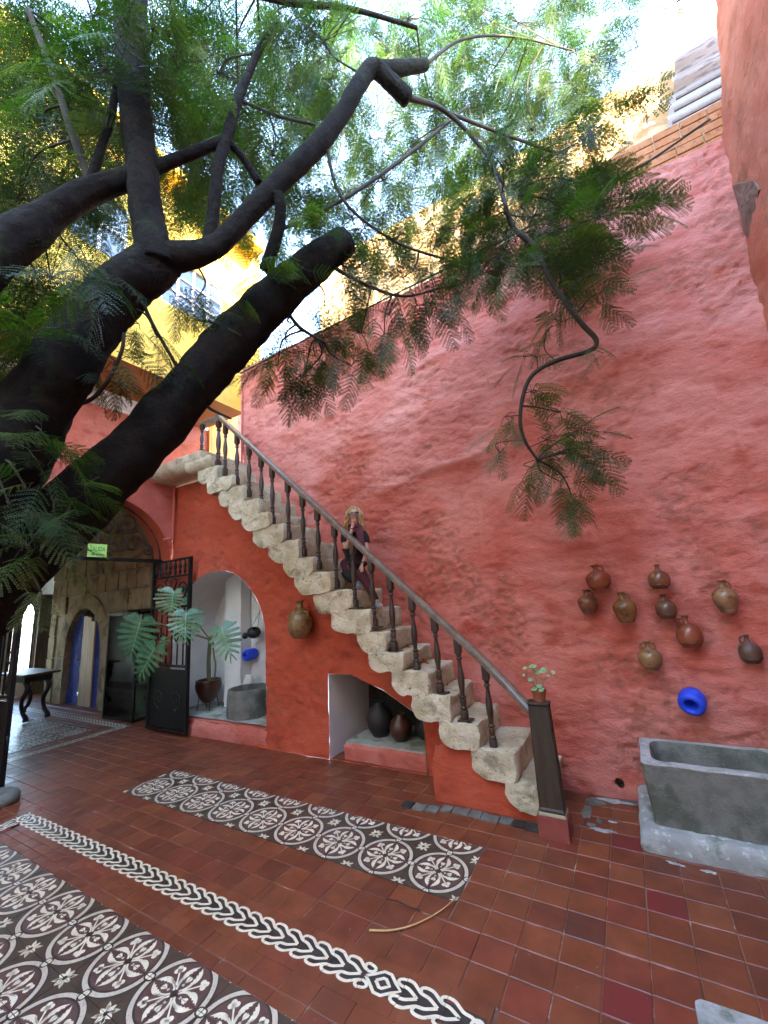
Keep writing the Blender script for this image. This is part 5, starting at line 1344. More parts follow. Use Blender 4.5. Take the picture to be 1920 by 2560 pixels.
def jug(x_, z0, z1, w, style, col, label, handle='right', tilt=0.0, band=True, rot=0.0, rough=.17):
    k = 4.36 / 4.28; x_, z0, z1 = x_ * k, 1.9 + (z0 - 1.9) * k, 1.9 + (z1 - 1.9) * k; r = w * k / 2 * 1.0; h = (z1 - z0)
    y_ = 4.455 - r * .93
    t = thing('clay_jug', (x_, y_, z0), label, 'jug', 'clay jugs hung on the red wall')
    c1, c2 = col
    m_ = mat('glazed_clay', c1, c2, scale=7, contrast=(.4, .6), rough=rough, c3=tuple(v * .55 for v in c1), scale3=11, con3=(.52, .66), bump=.06, bscale=60)
    pr = [tuple(p) for p in spline(jug_prof(style), 3)]
    MB().lathe((x_, y_, z0), [(max(0.0, a_) * r, b_ * h) for a_, b_ in pr], 32).build('body', m_, t, smooth=True)
    hs = {'right': [1], 'left': [-1], 'both': [1, -1], 'none': []}[handle]
    for s_ in hs:
        pts = spline([(x_ + s_ * r * .24, y_, z0 + .93 * h), (x_ + s_ * r * .52, y_ , z0 + .92 * h), (x_ + s_ * r * .62, y_, z0 + .80 * h), (x_ + s_ * r * .55, y_, z0 + .66 * h)], 5)
        MB().tube(pts, r * .085, 8).build('handle', m_, t, smooth=True)
    if band:
        zz = .17 if style != 'tall' else .08
        rr = np.interp(zz, [p[1] for p in jug_prof(style)][1:9], [p[0] for p in jug_prof(style)][1:9]) * r + .0015
        MB().tube([(x_ + rr * math.cos(a_), y_ + rr * math.sin(a_), z0 + zz * h) for a_ in np.linspace(0, 2 * PI, 33)], .0035, 6).build('ridge', m_, t, smooth=True)
    MB().tube([(x_, y_ + r * .2, z0 + .80 * h), (x_, 4.46, z0 + .83 * h)], .005, 5).build('wire', M_IRON, t)
    t.rotation_euler = (0, tilt, 0)
    return t
RB = ((.19, .045, .022), (.25, .07, .035)); OL = ((.17, .08, .03), (.24, .13, .05)); BRN = ((.15, .05, .026), (.20, .08, .04)); DK = ((.085, .042, .03), (.12, .06, .04)); TAN = ((.21, .10, .05), (.28, .15, .08))
jug(-.212, 1.816, 2.047, .207, 'squat', RB, 'squat reddish brown jug, highest on the left of the wall group', 'right', -.09)
jug(-.340, 1.603, 1.823, .172, 'tall', BRN, 'small brown jug, leftmost of the wall group, with tapering base', 'right', .0)
jug(-.044, 1.519, 1.784, .186, 'tall', ((.15, .065, .025), (.22, .11, .04)), 'olive brown tapering jug right of the leftmost small jug', 'right', -.06)
jug(.247, 1.791, 2.002, .166, 'round', BRN, 'round brown jug with a pale lip, directly above a dull brown jug', 'none', .03)
jug(.258, 1.540, 1.745, .157, 'squat', ((.11, .055, .037), (.15, .08, .055)), 'dull brown jug hidden at the neck under the jug with a pale lip', 'none', -.02)
jug(.672, 1.574, 1.835, .170, 'tall', TAN, 'tan jug with a flared neck, highest on the right of the wall group', 'right', -.02)
jug(.383, 1.307, 1.563, .184, 'round', RB, 'largest round red brown jug in the middle of the wall group', 'left', -.03)
jug(.075, 1.116, 1.356, .182, 'amphora', ((.19, .10, .045), (.26, .145, .07)), 'olive jug with two loop handles, lowest on the wall', 'both', -.04)
jug(.748, 1.187, 1.401, .148, 'round', DK, 'dark brown jug at the far right edge of the wall group', 'left', -.02, rough=.45)

# bigger jar on the stair wall
bj = thing('amber_jar', (-3.72, 4.08, 1.40), 'large glossy amber jar hanging on the wall under the stairs', 'jar')
M_AMB = mat('amber_glaze', (.20, .12, .045), (.26, .17, .07), scale=5, rough=.24, c3=(.12, .065, .025), scale3=8, con3=(.5, .7), bump=.05)
JX, JY, JZ, JR, JH = -3.70, 4.07, 1.435, .162, .475
pr = [tuple(p) for p in spline([(0, 0), (.45, 0), (.62, .04), (.90, .18), (1.0, .34), (.94, .50), (.74, .64), (.48, .75), (.30, .82), (.24, .87), (.25, .93), (.34, .985), (.30, 1.0), (.2, .96)], 3)]
MB().lathe((JX, JY, JZ), [(max(0, a_) * JR, b_ * JH) for a_, b_ in pr], 36).build('body', M_AMB, bj, smooth=True)
for zz, rr in ((.50, .955), (.66, .73)):
    MB().tube([(JX + JR * rr * math.cos(a_), JY + JR * rr * math.sin(a_), JZ + zz * JH) for a_ in np.linspace(0, 2 * PI, 33)], .005, 6).build('ridge', M_AMB, bj, smooth=True)
for s_ in (1, -1):
    MB().tube(spline([(JX + s_ * JR * .62, JY - .02, JZ + .70 * JH), (JX + s_ * JR * .95, JY - .03, JZ + .68 * JH), (JX + s_ * JR * .98, JY - .03, JZ + .60 * JH), (JX + s_ * JR * .86, JY - .02, JZ + .56 * JH)], 4), .012, 8).build('handle', M_AMB, bj, smooth=True)

# blue pots whose mouths face out of the walls
def blue_pot(c, ax, r, L_, label):
    ax = Vector(ax).normalized(); c = Vector(c)
    t = thing('blue_pot', tuple(c), label, 'pot', 'cobalt blue pots set into walls')
    prof = [(.50, 0), (.66, .0), (.84, .10), (.97, .34), (1.0, .58), (.97, .80), (.90, .93), (.80, 1.0), (.62, 1.02), (.50, .99), (.45, .93), (.45, .6), (.40, .2), (0.0, .15)]
    MB().lathe(c, [(a_ * r, b_ * L_) for a_, b_ in [tuple(p) for p in spline(prof[:9], 3)] + prof[9:]], 32, ax).build('body', M_BLUE, t, smooth=True)
    MB().tube([c + ax.to_track_quat('Z', 'Y') @ Vector((r * .93 * math.cos(a_), r * .93 * math.sin(a_), L_ * .86)) for a_ in np.linspace(0, 2 * PI, 33)], .004, 6).build('rim_line', M_BLUE, t, smooth=True)
    return t
blue_pot((.335, 4.44, .895), (-.28, -1, -.30), .098, .17, 'bright blue pot on the red wall above the stone trough')
blue_pot((-5.56, 5.02, 1.10), (-.15, -1, -.12), .095, .22, 'bright blue pot on the white wall inside the arched niche')

# ================================================================== STONE TROUGH
tr_ = thing('stone_trough', (.3, 4.05, 0), 'grey stone water trough on a pale slab against the red wall', 'trough')
def rrect(x0, x1, y0, y1, z, r, n=6):
    o_ = []
    for cx, cy, a0 in ((x1 - r, y1 - r, 0), (x0 + r, y1 - r, PI / 2), (x0 + r, y0 + r, PI), (x1 - r, y0 + r, 1.5 * PI)):
        for k in range(n + 1):
            a_ = a0 + PI / 2 * k / n; o_.append((cx + r * math.cos(a_), cy + r * math.sin(a_), z))
    return o_
base_l = [[(p.x, p.y, p.z) for p in resample(rrect(*q), .045)] for q in ()]
def ring_mesh(levels, name, material, parent, amp, freq, sd, n=120, cap0=True, cap1=True, fuzz=None):
    """stack of closed rings resampled to n points"""
    mb = MB(); vs = []; fs = []
    for lv in levels:
        pts = [Vector(p) for p in lv]; L_ = [0]
        for i in range(len(pts)): L_.append(L_[-1] + (pts[(i + 1) % len(pts)] - pts[i]).length)
        for k in range(n):
            t = L_[-1] * k / n; i = max(0, min(len(pts) - 1, np.searchsorted(L_, t, side='right') - 1)); s_ = (t - L_[i]) / max(1e-9, L_[i + 1] - L_[i])
            q = pts[i].lerp(pts[(i + 1) % len(pts)], s_); w = q * freq + Vector((sd, 0, 0))
            d = Vector((mnoise.noise(w), mnoise.noise(w + Vector((9, 31, 0))), mnoise.noise(w + Vector((0, 17, 47))))); w = w * 3
            d += .4 * Vector((mnoise.noise(w), mnoise.noise(w + Vector((9, 31, 0))), mnoise.noise(w + Vector((0, 17, 47)))))
            vs.append(q + d * amp)
    for j in range(len(levels) - 1):
        for k in range(n): fs.append((j * n + k, j * n + (k + 1) % n, (j + 1) * n + (k + 1) % n, (j + 1) * n + k))
    if cap0: fs.append(tuple(range(n - 1, -1, -1)))
    if cap1: fs.append(tuple((len(levels) - 1) * n + k for k in range(n)))
    mb.add(vs, fs); return mb.build(name, material, parent, smooth=55)
ring_mesh([rrect(-.205 + i_, .86 - i_, 3.70 + i_, 4.50, z_, .03 + i_) for i_, z_ in ((0, -.01), (-.005, .03), (0, .07), (.004, .105), (.02, .128), (.05, .138), (.2, .14))], 'base_slab', M_PALEGREY, tr_, .012, 8, 3, 150)
lv = []
for q_, z_ in ((.0, .135), (.0, .2), (-.012, .32), (-.022, .44), (-.028, .515), (-.030, .545), (-.026, .556)): lv.append(rrect(-.105 + q_ * .6, .78 - q_, 3.80 + q_ * .6, 4.345 - q_ * .3, z_, .05))
for q_, z_ in ((.030, .560), (.052, .556), (.060, .54), (.075, .42), (.10, .33), (.15, .31)): lv.append(rrect(-.105 + q_, .78 - q_, 3.80 + q_, 4.345 - q_, z_, .09))
ring_mesh(lv[:6], 'basin', M_GREY, tr_, .005, 10, 5, 150, cap1=False)
ring_mesh(lv[5:9], 'basin_rim', M_PALEGREY, tr_, .005, 10, 5, 150, cap0=False, cap1=False)
ring_mesh(lv[8:], 'basin_inside', M_GREY, tr_, .005, 10, 5, 150, cap0=False)

# stone slab at the lower right corner of the photo
o = ring_mesh([rrect(-.04, .42, 2.16, 2.585, z_, .03 + i_) for i_, z_ in ((0, -.004), (0, .012), (.004, .02))], 'corner_slab', M_PALEGREY, None, .002, 9, 9, 60)
tag(o, 'pale grey stone slab let into the floor at the lower right corner', 'slab')
# mortar smear and patched stones beside the newel
pa = thing('patched_paving', (-.45, 4.0, 0), 'strip of cement smeared cobbles between the newel post and the trough', 'paving')
for k, (x_, y_, a_, b_, m_) in enumerate([(-.55, 4.30, .08, .06, M_GREY), (-.42, 4.38, .16, .035, M_PALEGREY), (-.60, 4.10, .035, .11, M_GREY), (-.46, 3.87, .09, .025, M_PALEGREY), (-.55, 3.92, .03, .03, M_GREY), (-.27, 4.39, .10, .03, M_GREY), (-.02, 3.63, .05, .018, M_PALEGREY), (.16, 3.62, .04, .015, M_PALEGREY), (-.50, 4.0, .02, .05, M_GREY), (-.40, 4.02, .03, .012, M_PALEGREY)]):
    lp = [(x_ + a_ * (1 + .8 * mnoise.noise(Vector((k * 5, 2.5 * math.cos(t), 2.5 * math.sin(t))))) * math.cos(t), y_ + b_ * (1 + .8 * mnoise.noise(Vector((k * 7 + 3, 2.5 * math.cos(t), 2.5 * math.sin(t))))) * math.sin(t)) for t in np.linspace(0, 2 * PI, 29)[:-1]]
    rough_loft([[(p[0], p[1], .0015) for p in lp], [(x_ + (p[0] - x_) * .9, y_ + (p[1] - y_) * .9, .004) for p in lp]], .002, 12, k, caps=3).build('mortar_patch', m_, pa, smooth=60)
rowk = thing('kerb_cobbles', (-1.6, 3.7, 0), 'row of dirty grey kerb stones along the foot of the stairs', 'kerb')
kr = random.Random(4); x_ = -2.1
while x_ < -.95:
    w_b = kr.uniform(.09, .17); y_ = 3.70 - (.06 if x_ < -1.85 else 0) + kr.uniform(-.012, .012)
    lp = resample([(x_, y_ - .05, 0), (x_ + w_b - .012, y_ - .05, 0), (x_ + w_b - .012, y_ + .055, 0), (x_, y_ + .055, 0)], .03)
    rough_loft([[(p.x, p.y, z_) for p in lp] for z_ in (-.01, .004, .011)], .006, 12, int(x_ * 50), caps=3).build('kerb_stone', kr.choice([M_GREY, M_TILEDARK, M_GREY, M_SHADEDIRT]), rowk, smooth=60); x_ += w_b
# ================================================================== NICHE CONTENTS
# stone well / basin
we = thing('stone_well', (-5.27, 4.58, .26), 'round dark grey stone well basin standing inside the arched niche', 'well')
def circ(cx, cy, r, z_, n=40): return [(cx + r * math.cos(t), cy + r * math.sin(t), z_) for t in np.linspace(0, 2 * PI, n + 1)[:-1]]
WR = .315
ring_mesh([circ(-5.25, 4.585, WR * a_, z_) for a_, z_ in ((1.0, .255), (1.01, .33), (1.0, .48), (.98, .60), (.965, .645), (.94, .66), (.80, .66), (.76, .64), (.74, .5), (.70, .42))], 'basin', M_GREY, we, .006, 12, 3, 90)
o = rough_loft([circ(-5.52, 4.83, .1 * a_, z_, 14) for a_, z_ in ((1, .26), (1.1, .5), (.9, .68), (.6, .80))], .02, 8, 5).solo('rubble_lump', M_WHITE, (-5.52, 4.83, .26), True); tag(o, 'lump of crumbling white plaster behind the well in the niche', 'rubble')
# hanging dark pot
hp = thing('hanging_lantern', (-5.42, 4.86, 1.45), 'dark metal pot hanging by wires inside the arched niche', 'lantern')
HC = Vector((-5.44, 4.86, 1.40))
MB().lathe(HC, [(.02, -.02), (.09, 0), (.115, .05), (.10, .10), (.06, .125), (.03, .13)], 20, Vector((.35, -.3, .85))).build('bowl', M_BLACK, hp, smooth=True)
MB().lathe(HC + Vector((-.09, -.06, .0)), [(.045, 0), (.055, .05), (.03, .075)], 12, Vector((-.8, -.5, .1)), close=True).build('spout', M_BLACK, hp, smooth=True)
for q in ((-.08, 0, .10), (.09, 0, .10)): MB().tube([tuple(HC + Vector(q)), (-5.40, 4.95, 1.77)], .004, 5).build('wire', M_IRON, hp)
MB().tube([(-5.40, 4.95, 1.76), (-5.39, 4.97, 1.84), (-5.39, 5.01, 1.86)], .007, 6).build('hook', M_IRON, hp)

# pot plant on a tripod stand
sd_ = thing('plant_stand', (-6.3, 4.62, .26), 'thin black tripod stand carrying the clay plant pot in the niche', 'stand')
PC = Vector((-6.26, 4.62, .365))
for k in range(4):
    a_ = PI / 4 + k * PI / 2 + .3
    MB().tube([(PC.x + .13 * math.cos(a_), PC.y + .13 * math.sin(a_), .50), (PC.x + .17 * math.cos(a_), PC.y + .17 * math.sin(a_), .262)], .006, 6).build('leg', M_IRON, sd_)
MB().tube([(PC.x + .14 * math.cos(t), PC.y + .14 * math.sin(t), .47) for t in np.linspace(0, 2 * PI, 25)], .006, 6).build('hoop', M_IRON, sd_)
mo = thing('monstera_plant', tuple(PC), 'monstera with big split leaves in a dark clay pot in front of the niche', 'potted plant')
MB().lathe(PC, [(.0, 0), (.06, 0), (.09, .02), (.15, .10), (.20, .22), (.205, .28), (.195, .33), (.205, .355), (.19, .36), (.18, .33)], 32).build('pot', M_DARKTERRA, mo, smooth=True)
MB().lathe(PC + Vector((0, 0, .325)), [(.185, 0), (.1, .012), (0, .02)], 20).build('soil', M_SOIL, mo)
MB().tube(spline([(-6.24, 4.62, .68), (-6.25, 4.61, 1.0), (-6.22, 4.60, 1.25), (-6.15, 4.55, 1.40)], 6), .034, 10, jitter=.15).build('trunk', M_STEM, mo, smooth=True)
MB().tube(spline([(-6.13, 4.63, .68), (-6.08, 4.62, .95), (-6.10, 4.6, 1.12), (-6.0, 4.5, 1.35)], 6), .014, 8, jitter=.2).build('trunk', M_STEM, mo, smooth=True)
def mon_leaf(base, tip, face, w, name='leaf', n=8, droop=.12, curl=.08, seed=0, slit=.62):
    """split leaf: base/tip points of the midrib, face = direction the upper side looks to"""
    base = Vector(base); tip = Vector(tip); ax = tip - base; L_ = ax.length; ax.normalize(); face = Vector(face); face = (face - ax * face.dot(ax)).normalized(); sd = ax.cross(face)
    rr = random.Random(seed)
    def P_(t, u):   # t along midrib -.2..1, u signed across in units of w
        return base + ax * (t * L_) + sd * (u * w) + face * (-droop * L_ * max(0, t) ** 2 - curl * abs(u) ** 1.6 * w * 1.6 + .03 * w * math.sin(9 * t + 3 * u))
    def half(t): return max(0.0, math.sin(PI * min(1, max(0, (t * .86 + .14))) ** .62)) ** .75
    mb = MB(); vein = MB()
    for s_ in (1, -1):
        for j in range(n):
            t0, t1 = j / n, (j + 1) / n; tm = (t0 + t1) / 2
            sweep = .02 + .34 * tm ** .8; back_ = -.22 * (1 - tm) ** 3
            m0, m1 = t0 * .94, t1 * .94
            inner = slit * (.42 + .2 * rr.random()) if j > 0 else .3
            wd = half(tm) * (.93 + .12 * rr.random())
            gap = .16 + .08 * rr.random()
            def q(t, u): return P_(t + (sweep + back_) * (abs(u) / max(.2, wd)) * .8, s_ * u)
            ui = wd * inner
            # inner web, joined to its neighbours
            pts = [P_(m0, 0), q(m0, ui), q(m1, ui), P_(m1, 0)]
            dl = m1 - m0
            f0, f1 = m0 + dl * gap * .5, m1 - dl * gap * .5
            um = (ui + wd) / 2
            lobe = [q(f0, ui), q(f0 - dl * .05, um), q(f0 + dl * .10, wd * .95), q((f0 + f1) / 2, wd), q(f1 - dl * .02, wd * .93), q(f1 + dl * .06, um), q(f1, ui)]
            idx0 = len(mb.v); mb.add(pts, [(0, 1, 2, 3)] if s_ > 0 else [(3, 2, 1, 0)])
            vein.tube([P_(m0 + dl * .4, 0) + face * .002, q((f0 + f1) / 2, ui) + face * .002, q((f0 + f1) / 2, wd * .85) + face * .002], [.003, .002, .001], 4)
            fs = [(0, 1, 5, 6), (1, 2, 4, 5), (2, 3, 4)]
            mb.add(lobe, fs if s_ > 0 else [tuple(reversed(f)) for f in fs])
        # rear lobes beside the petiole
        ear = [P_(0, 0), P_(-.16, s_ * .16), P_(-.20, s_ * .42), P_(-.08, s_ * .66), P_(.06, s_ * .70), P_(.02, s_ * .3)]
        mb.add(ear, [(0, 1, 2, 3, 4, 5)] if s_ > 0 else [(5, 4, 3, 2, 1, 0)])
    lf = mb.build(name, M_MON, mo, fixn=False)
    MB().tube([P_(t, 0) + face * .002 for t in np.linspace(-.02, .96, 10)], [.008 * (1 - .8 * t) for t in np.linspace(0, 1, 10)], 6).build('midrib', M_MONRIB, lf); vein.build('veins', M_MONRIB, lf)
    return P_(0, 0)
CAMV = Vector((.80, -.58, .12))
lv_ = [((-6.36, 4.02, 2.20), (-6.36, 3.96, 1.84), (.72, -.62, .35), .30, 1, 8), ((-5.93, 3.96, 1.84), (-5.82, 3.88, 1.44), (.75, -.6, .35), .27, 2, 8),
       ((-5.35, 4.16, 1.58), (-5.09, 4.12, 1.19), (.55, -.75, .25), .24, 3, 7), ((-7.00, 3.86, 1.75), (-7.18, 3.80, 1.17), (.74, -.62, .3), .33, 4, 8), ((-6.62, 3.90, 1.32), (-6.92, 3.80, .87), (.72, -.62, .3), .23, 5, 7)]
pet = []
for b_, t_, f_, w_, sdk, nn in lv_: pet.append(mon_leaf(b_, t_, f_, w_, n=nn, seed=sdk))
ND = Vector((-6.33, 4.12, 1.60))
for k, p in enumerate(pet):
    src = {0: ND, 1: Vector((-6.16, 4.54, 1.40)), 2: Vector((-6.0, 4.5, 1.35)), 3: ND + Vector((-.02, 0, .0)), 4: ND}[k]
    MB().tube(spline([tuple(src), tuple((src + p) / 2 + Vector((0, 0, .02 if k != 0 else 0))), tuple(p)], 6), .010, 7).build('stem', M_STEM, mo, smooth=True)
MB().tube(spline([tuple(ND), (-6.26, 4.3, 1.5), (-6.17, 4.54, 1.38)], 6), .014, 7).build('stem', M_STEM, mo, smooth=True)
mon_leaf((-6.52, 4.0, 1.45), (-6.58, 3.96, 1.28), (.6, -.6, .5), .09, n=5, seed=9, slit=1.3)

# dim jars in the low niche
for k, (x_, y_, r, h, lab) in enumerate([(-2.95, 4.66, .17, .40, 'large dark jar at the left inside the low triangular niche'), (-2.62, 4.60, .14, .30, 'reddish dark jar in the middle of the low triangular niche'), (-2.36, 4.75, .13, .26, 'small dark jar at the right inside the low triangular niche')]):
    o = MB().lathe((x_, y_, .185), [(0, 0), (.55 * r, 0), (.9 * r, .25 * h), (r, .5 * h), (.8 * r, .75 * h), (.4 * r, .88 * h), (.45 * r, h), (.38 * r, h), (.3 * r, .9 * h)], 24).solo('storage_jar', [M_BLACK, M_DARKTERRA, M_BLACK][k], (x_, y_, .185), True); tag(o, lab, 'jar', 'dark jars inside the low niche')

# flower pot on the newel
fp = thing('flower_pot', (-.762, 3.665, .966), 'small terracotta pot with a round leaved plant on the newel post', 'potted plant')
FP = Vector((-.762, 3.665, .967))
MB().lathe(FP, [(.0, 0), (.042, 0), (.055, .075), (.060, .076), (.062, .10), (.056, .10), (.05, .085)], 24).build('pot', M_TERRA, fp, smooth=40)
MB().lathe(FP + Vector((0, 0, .084)), [(.052, 0), (0, .01)], 16).build('soil', M_SOIL, fp)
pr_ = random.Random(8)
for dx, dy, dz, r in [(-.02, 0, .27, .036), (-.085, .0, .255, .022), (.055, .02, .235, .03), (.13, .02, .225, .018), (-.05, -.03, .17, .02), (.02, -.05, .13, .022), (-.02, -.06, .105, .026), (.035, -.06, .105, .024), (-.10, -.01, .20, .014), (.09, .0, .20, .014), (.0, .03, .22, .024), (-.04, .03, .245, .02)]:
    c_ = FP + Vector((dx, dy, dz)); nn = Vector((pr_.uniform(-.3, .5), pr_.uniform(-.8, -.2), .8)).normalized(); q = nn.to_track_quat('Z', 'Y')
    n_ = 14; vs = [c_ - nn * .003] + [c_ + q @ Vector((r * (1 + .10 * math.sin(4 * t)) * math.cos(t), r * (1 + .1 * math.cos(3 * t)) * math.sin(t), .15 * r * math.sin(3 * t))) for t in np.linspace(0, 2 * PI, n_ + 1)[:-1]]
    MB().add(vs, [(0, 1 + i, 1 + (i + 1) % n_) for i in range(n_)]).build('leaf', M_POTLEAF, fp, fixn=False)
    MB().tube(spline([tuple(FP + Vector((dx * .15, dy * .15, .085))), tuple(FP + Vector((dx * .5, dy * .6, .09 + (dz - .09) * .6))), tuple(c_)], 5), .0022, 5).build('stem', M_STEM, fp)

# things lying on the floor
o = MB().tube(spline([(-1.60, 2.275, .012), (-1.483, 2.335, .009), (-1.377, 2.432, .010), (-1.285, 2.574, .014), (-1.235, 2.73, .010)], 6), [.006 - .003 * k / 25 for k in range(25)], 6).solo('dry_stalk', M_STRAW, (-1.4, 2.42, 0), True); tag(o, 'curved straw coloured leaf stalk fallen on the red tiles', 'stalk')
o = MB().tube([(-1.641, 2.536, .006), (-1.56, 2.545, .009), (-1.48, 2.535, .008), (-1.40, 2.54, .006)], .0035, 5).solo('dark_twig', M_BLACK, (-1.5, 2.54, 0)); tag(o, 'short straight dark twig lying on the tiles near the stalk', 'twig')
for k, pts in enumerate([[(-.63, 1.98, .006), (-.60, 2.02, .009), (-.60, 2.08, .006)], [(-.25, 2.1, .006), (-.285, 2.17, .01), (-.26, 2.25, .006)]]):
    o = MB().tube(spline(pts, 5), .0016, 5).solo('dry_stalk', M_STRAW, pts[1]); tag(o, ['tiny curled dry stem on the tiles right of the braided border end', 'tiny curled dry stem on the tiles near the lower right corner'][k], 'stalk')

# ================================================================== ABOVE AND BEYOND THE RED WALL
bp_ = thing('brick_parapet', (0, 4.75, 6), 'orange brick parapet on top of the red wall at the right', 'parapet')
MB().box((-1.2, 4.66, 5.95), (1.9, 4.86, 6.60)).build('mortar_core', M_ADOBE, bp_)
br = random.Random(2)
for j in range(6):
    x_ = -.2 + .35 * (j == 0) + br.uniform(-.1, .1) - .12 * (j % 2) + .11 * j
    while x_ < 1.85:
        w_b = .235; z_ = 6.02 + j * .098
        MB().box((x_, 4.645 + br.uniform(-.006, .004), z_), (min(x_ + w_b - .012, 1.89), 4.675, z_ + .086), .006).build('brick', M_BRICK, bp_); x_ += w_b
uw = thing('upper_wall', (-2, 6.5, 5), 'sunlit pale adobe wall rising behind the red wall under the sky', 'wall')
def udisp(u, v): d, w = relief(u * .7 + 90, v * .7, 51, 2.2); return d, w
P3_, T_, w_, _ = cdt_wall([(-5.1, 5.0), (3.2, 5.0), (3.2, 9.72), (1.0, 9.66), (-.2, 9.5), (-2, 9.5), (-3.9, 9.66), (-5.1, 9.55)], [], .09, lambda u, v, d: (u, 6.5 - d, v), udisp, 7)
sheet('wall_face', P3_, T_, w_, M_ADOBE, uw)
MB().prism([(-5.1, 6.6, 5), (3.2, 6.6, 5), (3.2, 6.6, 9.65), (-5.1, 6.6, 9.45)], (0, .4, 0)).build('wall_core', M_ADOBE, uw)
for k in range(7):
    x_ = .62 + k * .235; z_ = 9.63 + .02 * (k % 3)
    o = MB().prism([(x_, 6.56, z_), (x_ + .03, 6.56, z_), (x_ + .022, 6.56, z_ + .17 - .03 * (k % 2))], (0, .008, 0)).build('glass_shard', M_BTLGLASS, uw)
# sheet metal shed top right
sh = thing('metal_shed', (2.2, 6.0, 6.5), 'shed clad in weathered corrugated sheet metal above the wall at top right', 'shed')
SHX0, SHX1, SY = 1.42, 3.6, 5.95
def corr(x0, x1, z0, z1, pitch, amp, name, material, y=SY):
    n_ = int((z1 - z0) / pitch * 8); vs = []; fs = []
    for i in range(n_ + 1):
        z_ = z0 + (z1 - z0) * i / n_; yy = y - amp * math.cos(2 * PI * (z_ - z0) / pitch)
        for x_ in (x0 - (z_ - 7.6) * -.22, x1): vs.append((x_, yy, z_))
    vs += [(a_, b_ + .03, c_) for a_, b_, c_ in vs]; m_ = 2 * (n_ + 1)
    for i in range(n_): fs += [(2 * i, 2 * i + 1, 2 * i + 3, 2 * i + 2), (m_ + 2 * i, m_ + 2 * i + 2, m_ + 2 * i + 3, m_ + 2 * i + 1), (2 * i, 2 * i + 2, m_ + 2 * i + 2, m_ + 2 * i)]
    MB().add(vs, fs).build(name, material, sh, smooth=True)
corr(SHX0, SHX1, 7.0, 8.35, .17, .03, 'lower_sheet', M_TINWHITE)
corr(SHX0 + .05, SHX1, 8.36, 9.85, .30, .03, 'middle_sheet', M_TIN, SY + .08)
corr(SHX0 + .02, SHX1, 9.86, 11.0, .17, .03, 'upper_sheet', M_TINWHITE, SY + .03)
for k in range(5):
    MB().box((SHX0 + .02 + .05 * k, SY - .06, 7.55 + .17 * k), (SHX1, SY - .035, 7.58 + .17 * k)).build('batten', M_DARKWOOD, sh)
# cable along the wall top
o = MB().tube(spline([(-5.2, 4.36, 5.86), (-3.1, 4.37, 5.93), (-1.0, 4.35, 5.94), (.6, 4.36, 6.0), (1.42, 4.40, 6.2)], 8), .012, 6).solo('wall_cable', M_BLACK, (-2, 4.36, 5.9)); tag(o, 'thin black cable running along the top of the red wall', 'cable')
# unseen wall behind the camera, set this tall to shade yard and canopy
sb = MB().box((-16, -6.5, 0), (6.0, -6.0, 11.3)).solo('courtyard_wall', M_CREAM, (-6, -6.25, 0)); tag(sb, 'unseen cream plaster wall behind the viewer, its height shading the courtyard', 'wall')

# ================================================================== PERSON
pe = thing('person', (-2.6, 4.02, 1.76), 'person with long blond hair, sunglasses and black dress leaning on the stair railing', 'person')
def onto(v):
    """the pose was measured on the plane y = 4.05; carry each joint to its own depth"""
    k = v[1] / 4.05
    return (v[0] * k, v[1], 1.9 + (v[2] - 1.9) * k) + tuple(v[3:])
def skin(name, verts, edges, material, parent, sub=1):
    verts = [onto(v) for v in verts]
    off = root_loc(parent)
    me = bpy.data.meshes.new(name); me.from_pydata([tuple(Vector(v[:3]) - off) for v in verts], edges, []); me.materials.append(material)
    o = link(name, me, parent); m_ = o.modifiers.new('skin', 'SKIN')
    sv = me.skin_vertices[0].data
    for i, v in enumerate(verts):
        r = v[3]; sv[i].radius = (r, r) if not isinstance(r, tuple) else r; sv[i].use_root = (i == 0)
    m_.use_smooth_shade = True; m_.branch_smoothing = .6
    s_ = o.modifiers.new('sub', 'SUBSURF'); s_.levels = sub; s_.render_levels = sub
    return o
# joints: person faces the camera (towards +x -y); her right side is at smaller x
B = [(-2.80, 4.10, 2.33, .085), (-2.79, 4.09, 2.47, .078), (-2.785, 4.08, 2.60, .088), (-2.775, 4.07, 2.70, .062), (-2.765, 4.055, 2.775, .036), (-2.757, 4.03, 2.838, .044), (-2.750, 4.03, 2.885, .063), (-2.748, 4.04, 2.932, .062), (-2.746, 4.05, 2.965, .040),
     # her right arm (picture left): shoulder, elbow, wrist, fist
     (-2.90, 4.03, 2.72, .040), (-2.93, 3.97, 2.60, .036), (-2.90, 3.90, 2.50, .030), (-2.84, 3.885, 2.62, .027), (-2.795, 3.90, 2.74, .020), (-2.775, 3.92, 2.80, .028),
     # her left arm
     (-2.655, 4.08, 2.68, .038), (-2.61, 4.08, 2.57, .034), (-2.60, 4.04, 2.44, .029), (-2.64, 3.97, 2.35, .024), (-2.675, 3.93, 2.29, .018), (-2.69, 3.915, 2.25, .024),
     # her right leg raised: hip, knee, ankle, foot
     (-2.86, 4.09, 2.27, .070), (-2.95, 3.96, 2.33, .055), (-2.84, 4.0, 2.15, .042), (-2.76, 4.05, 2.03, .028), (-2.71, 3.98, 2.005, .026),
     # her left leg straight
     (-2.73, 4.10, 2.24, .068), (-2.63, 4.06, 2.06, .050), (-2.54, 4.03, 1.90, .036), (-2.49, 4.01, 1.80, .026), (-2.44, 3.95, 1.78, .025)]
E_ = [(0, 1), (1, 2), (2, 3), (3, 4), (4, 5), (5, 6), (6, 7), (7, 8), (3, 9), (9, 10), (10, 11), (11, 12), (12, 13), (13, 14), (3, 15), (15, 16), (16, 17), (17, 18), (18, 19), (19, 20), (0, 21), (21, 22), (22, 23), (23, 24), (24, 25), (0, 26), (26, 27), (27, 28), (28, 29), (29, 30)]
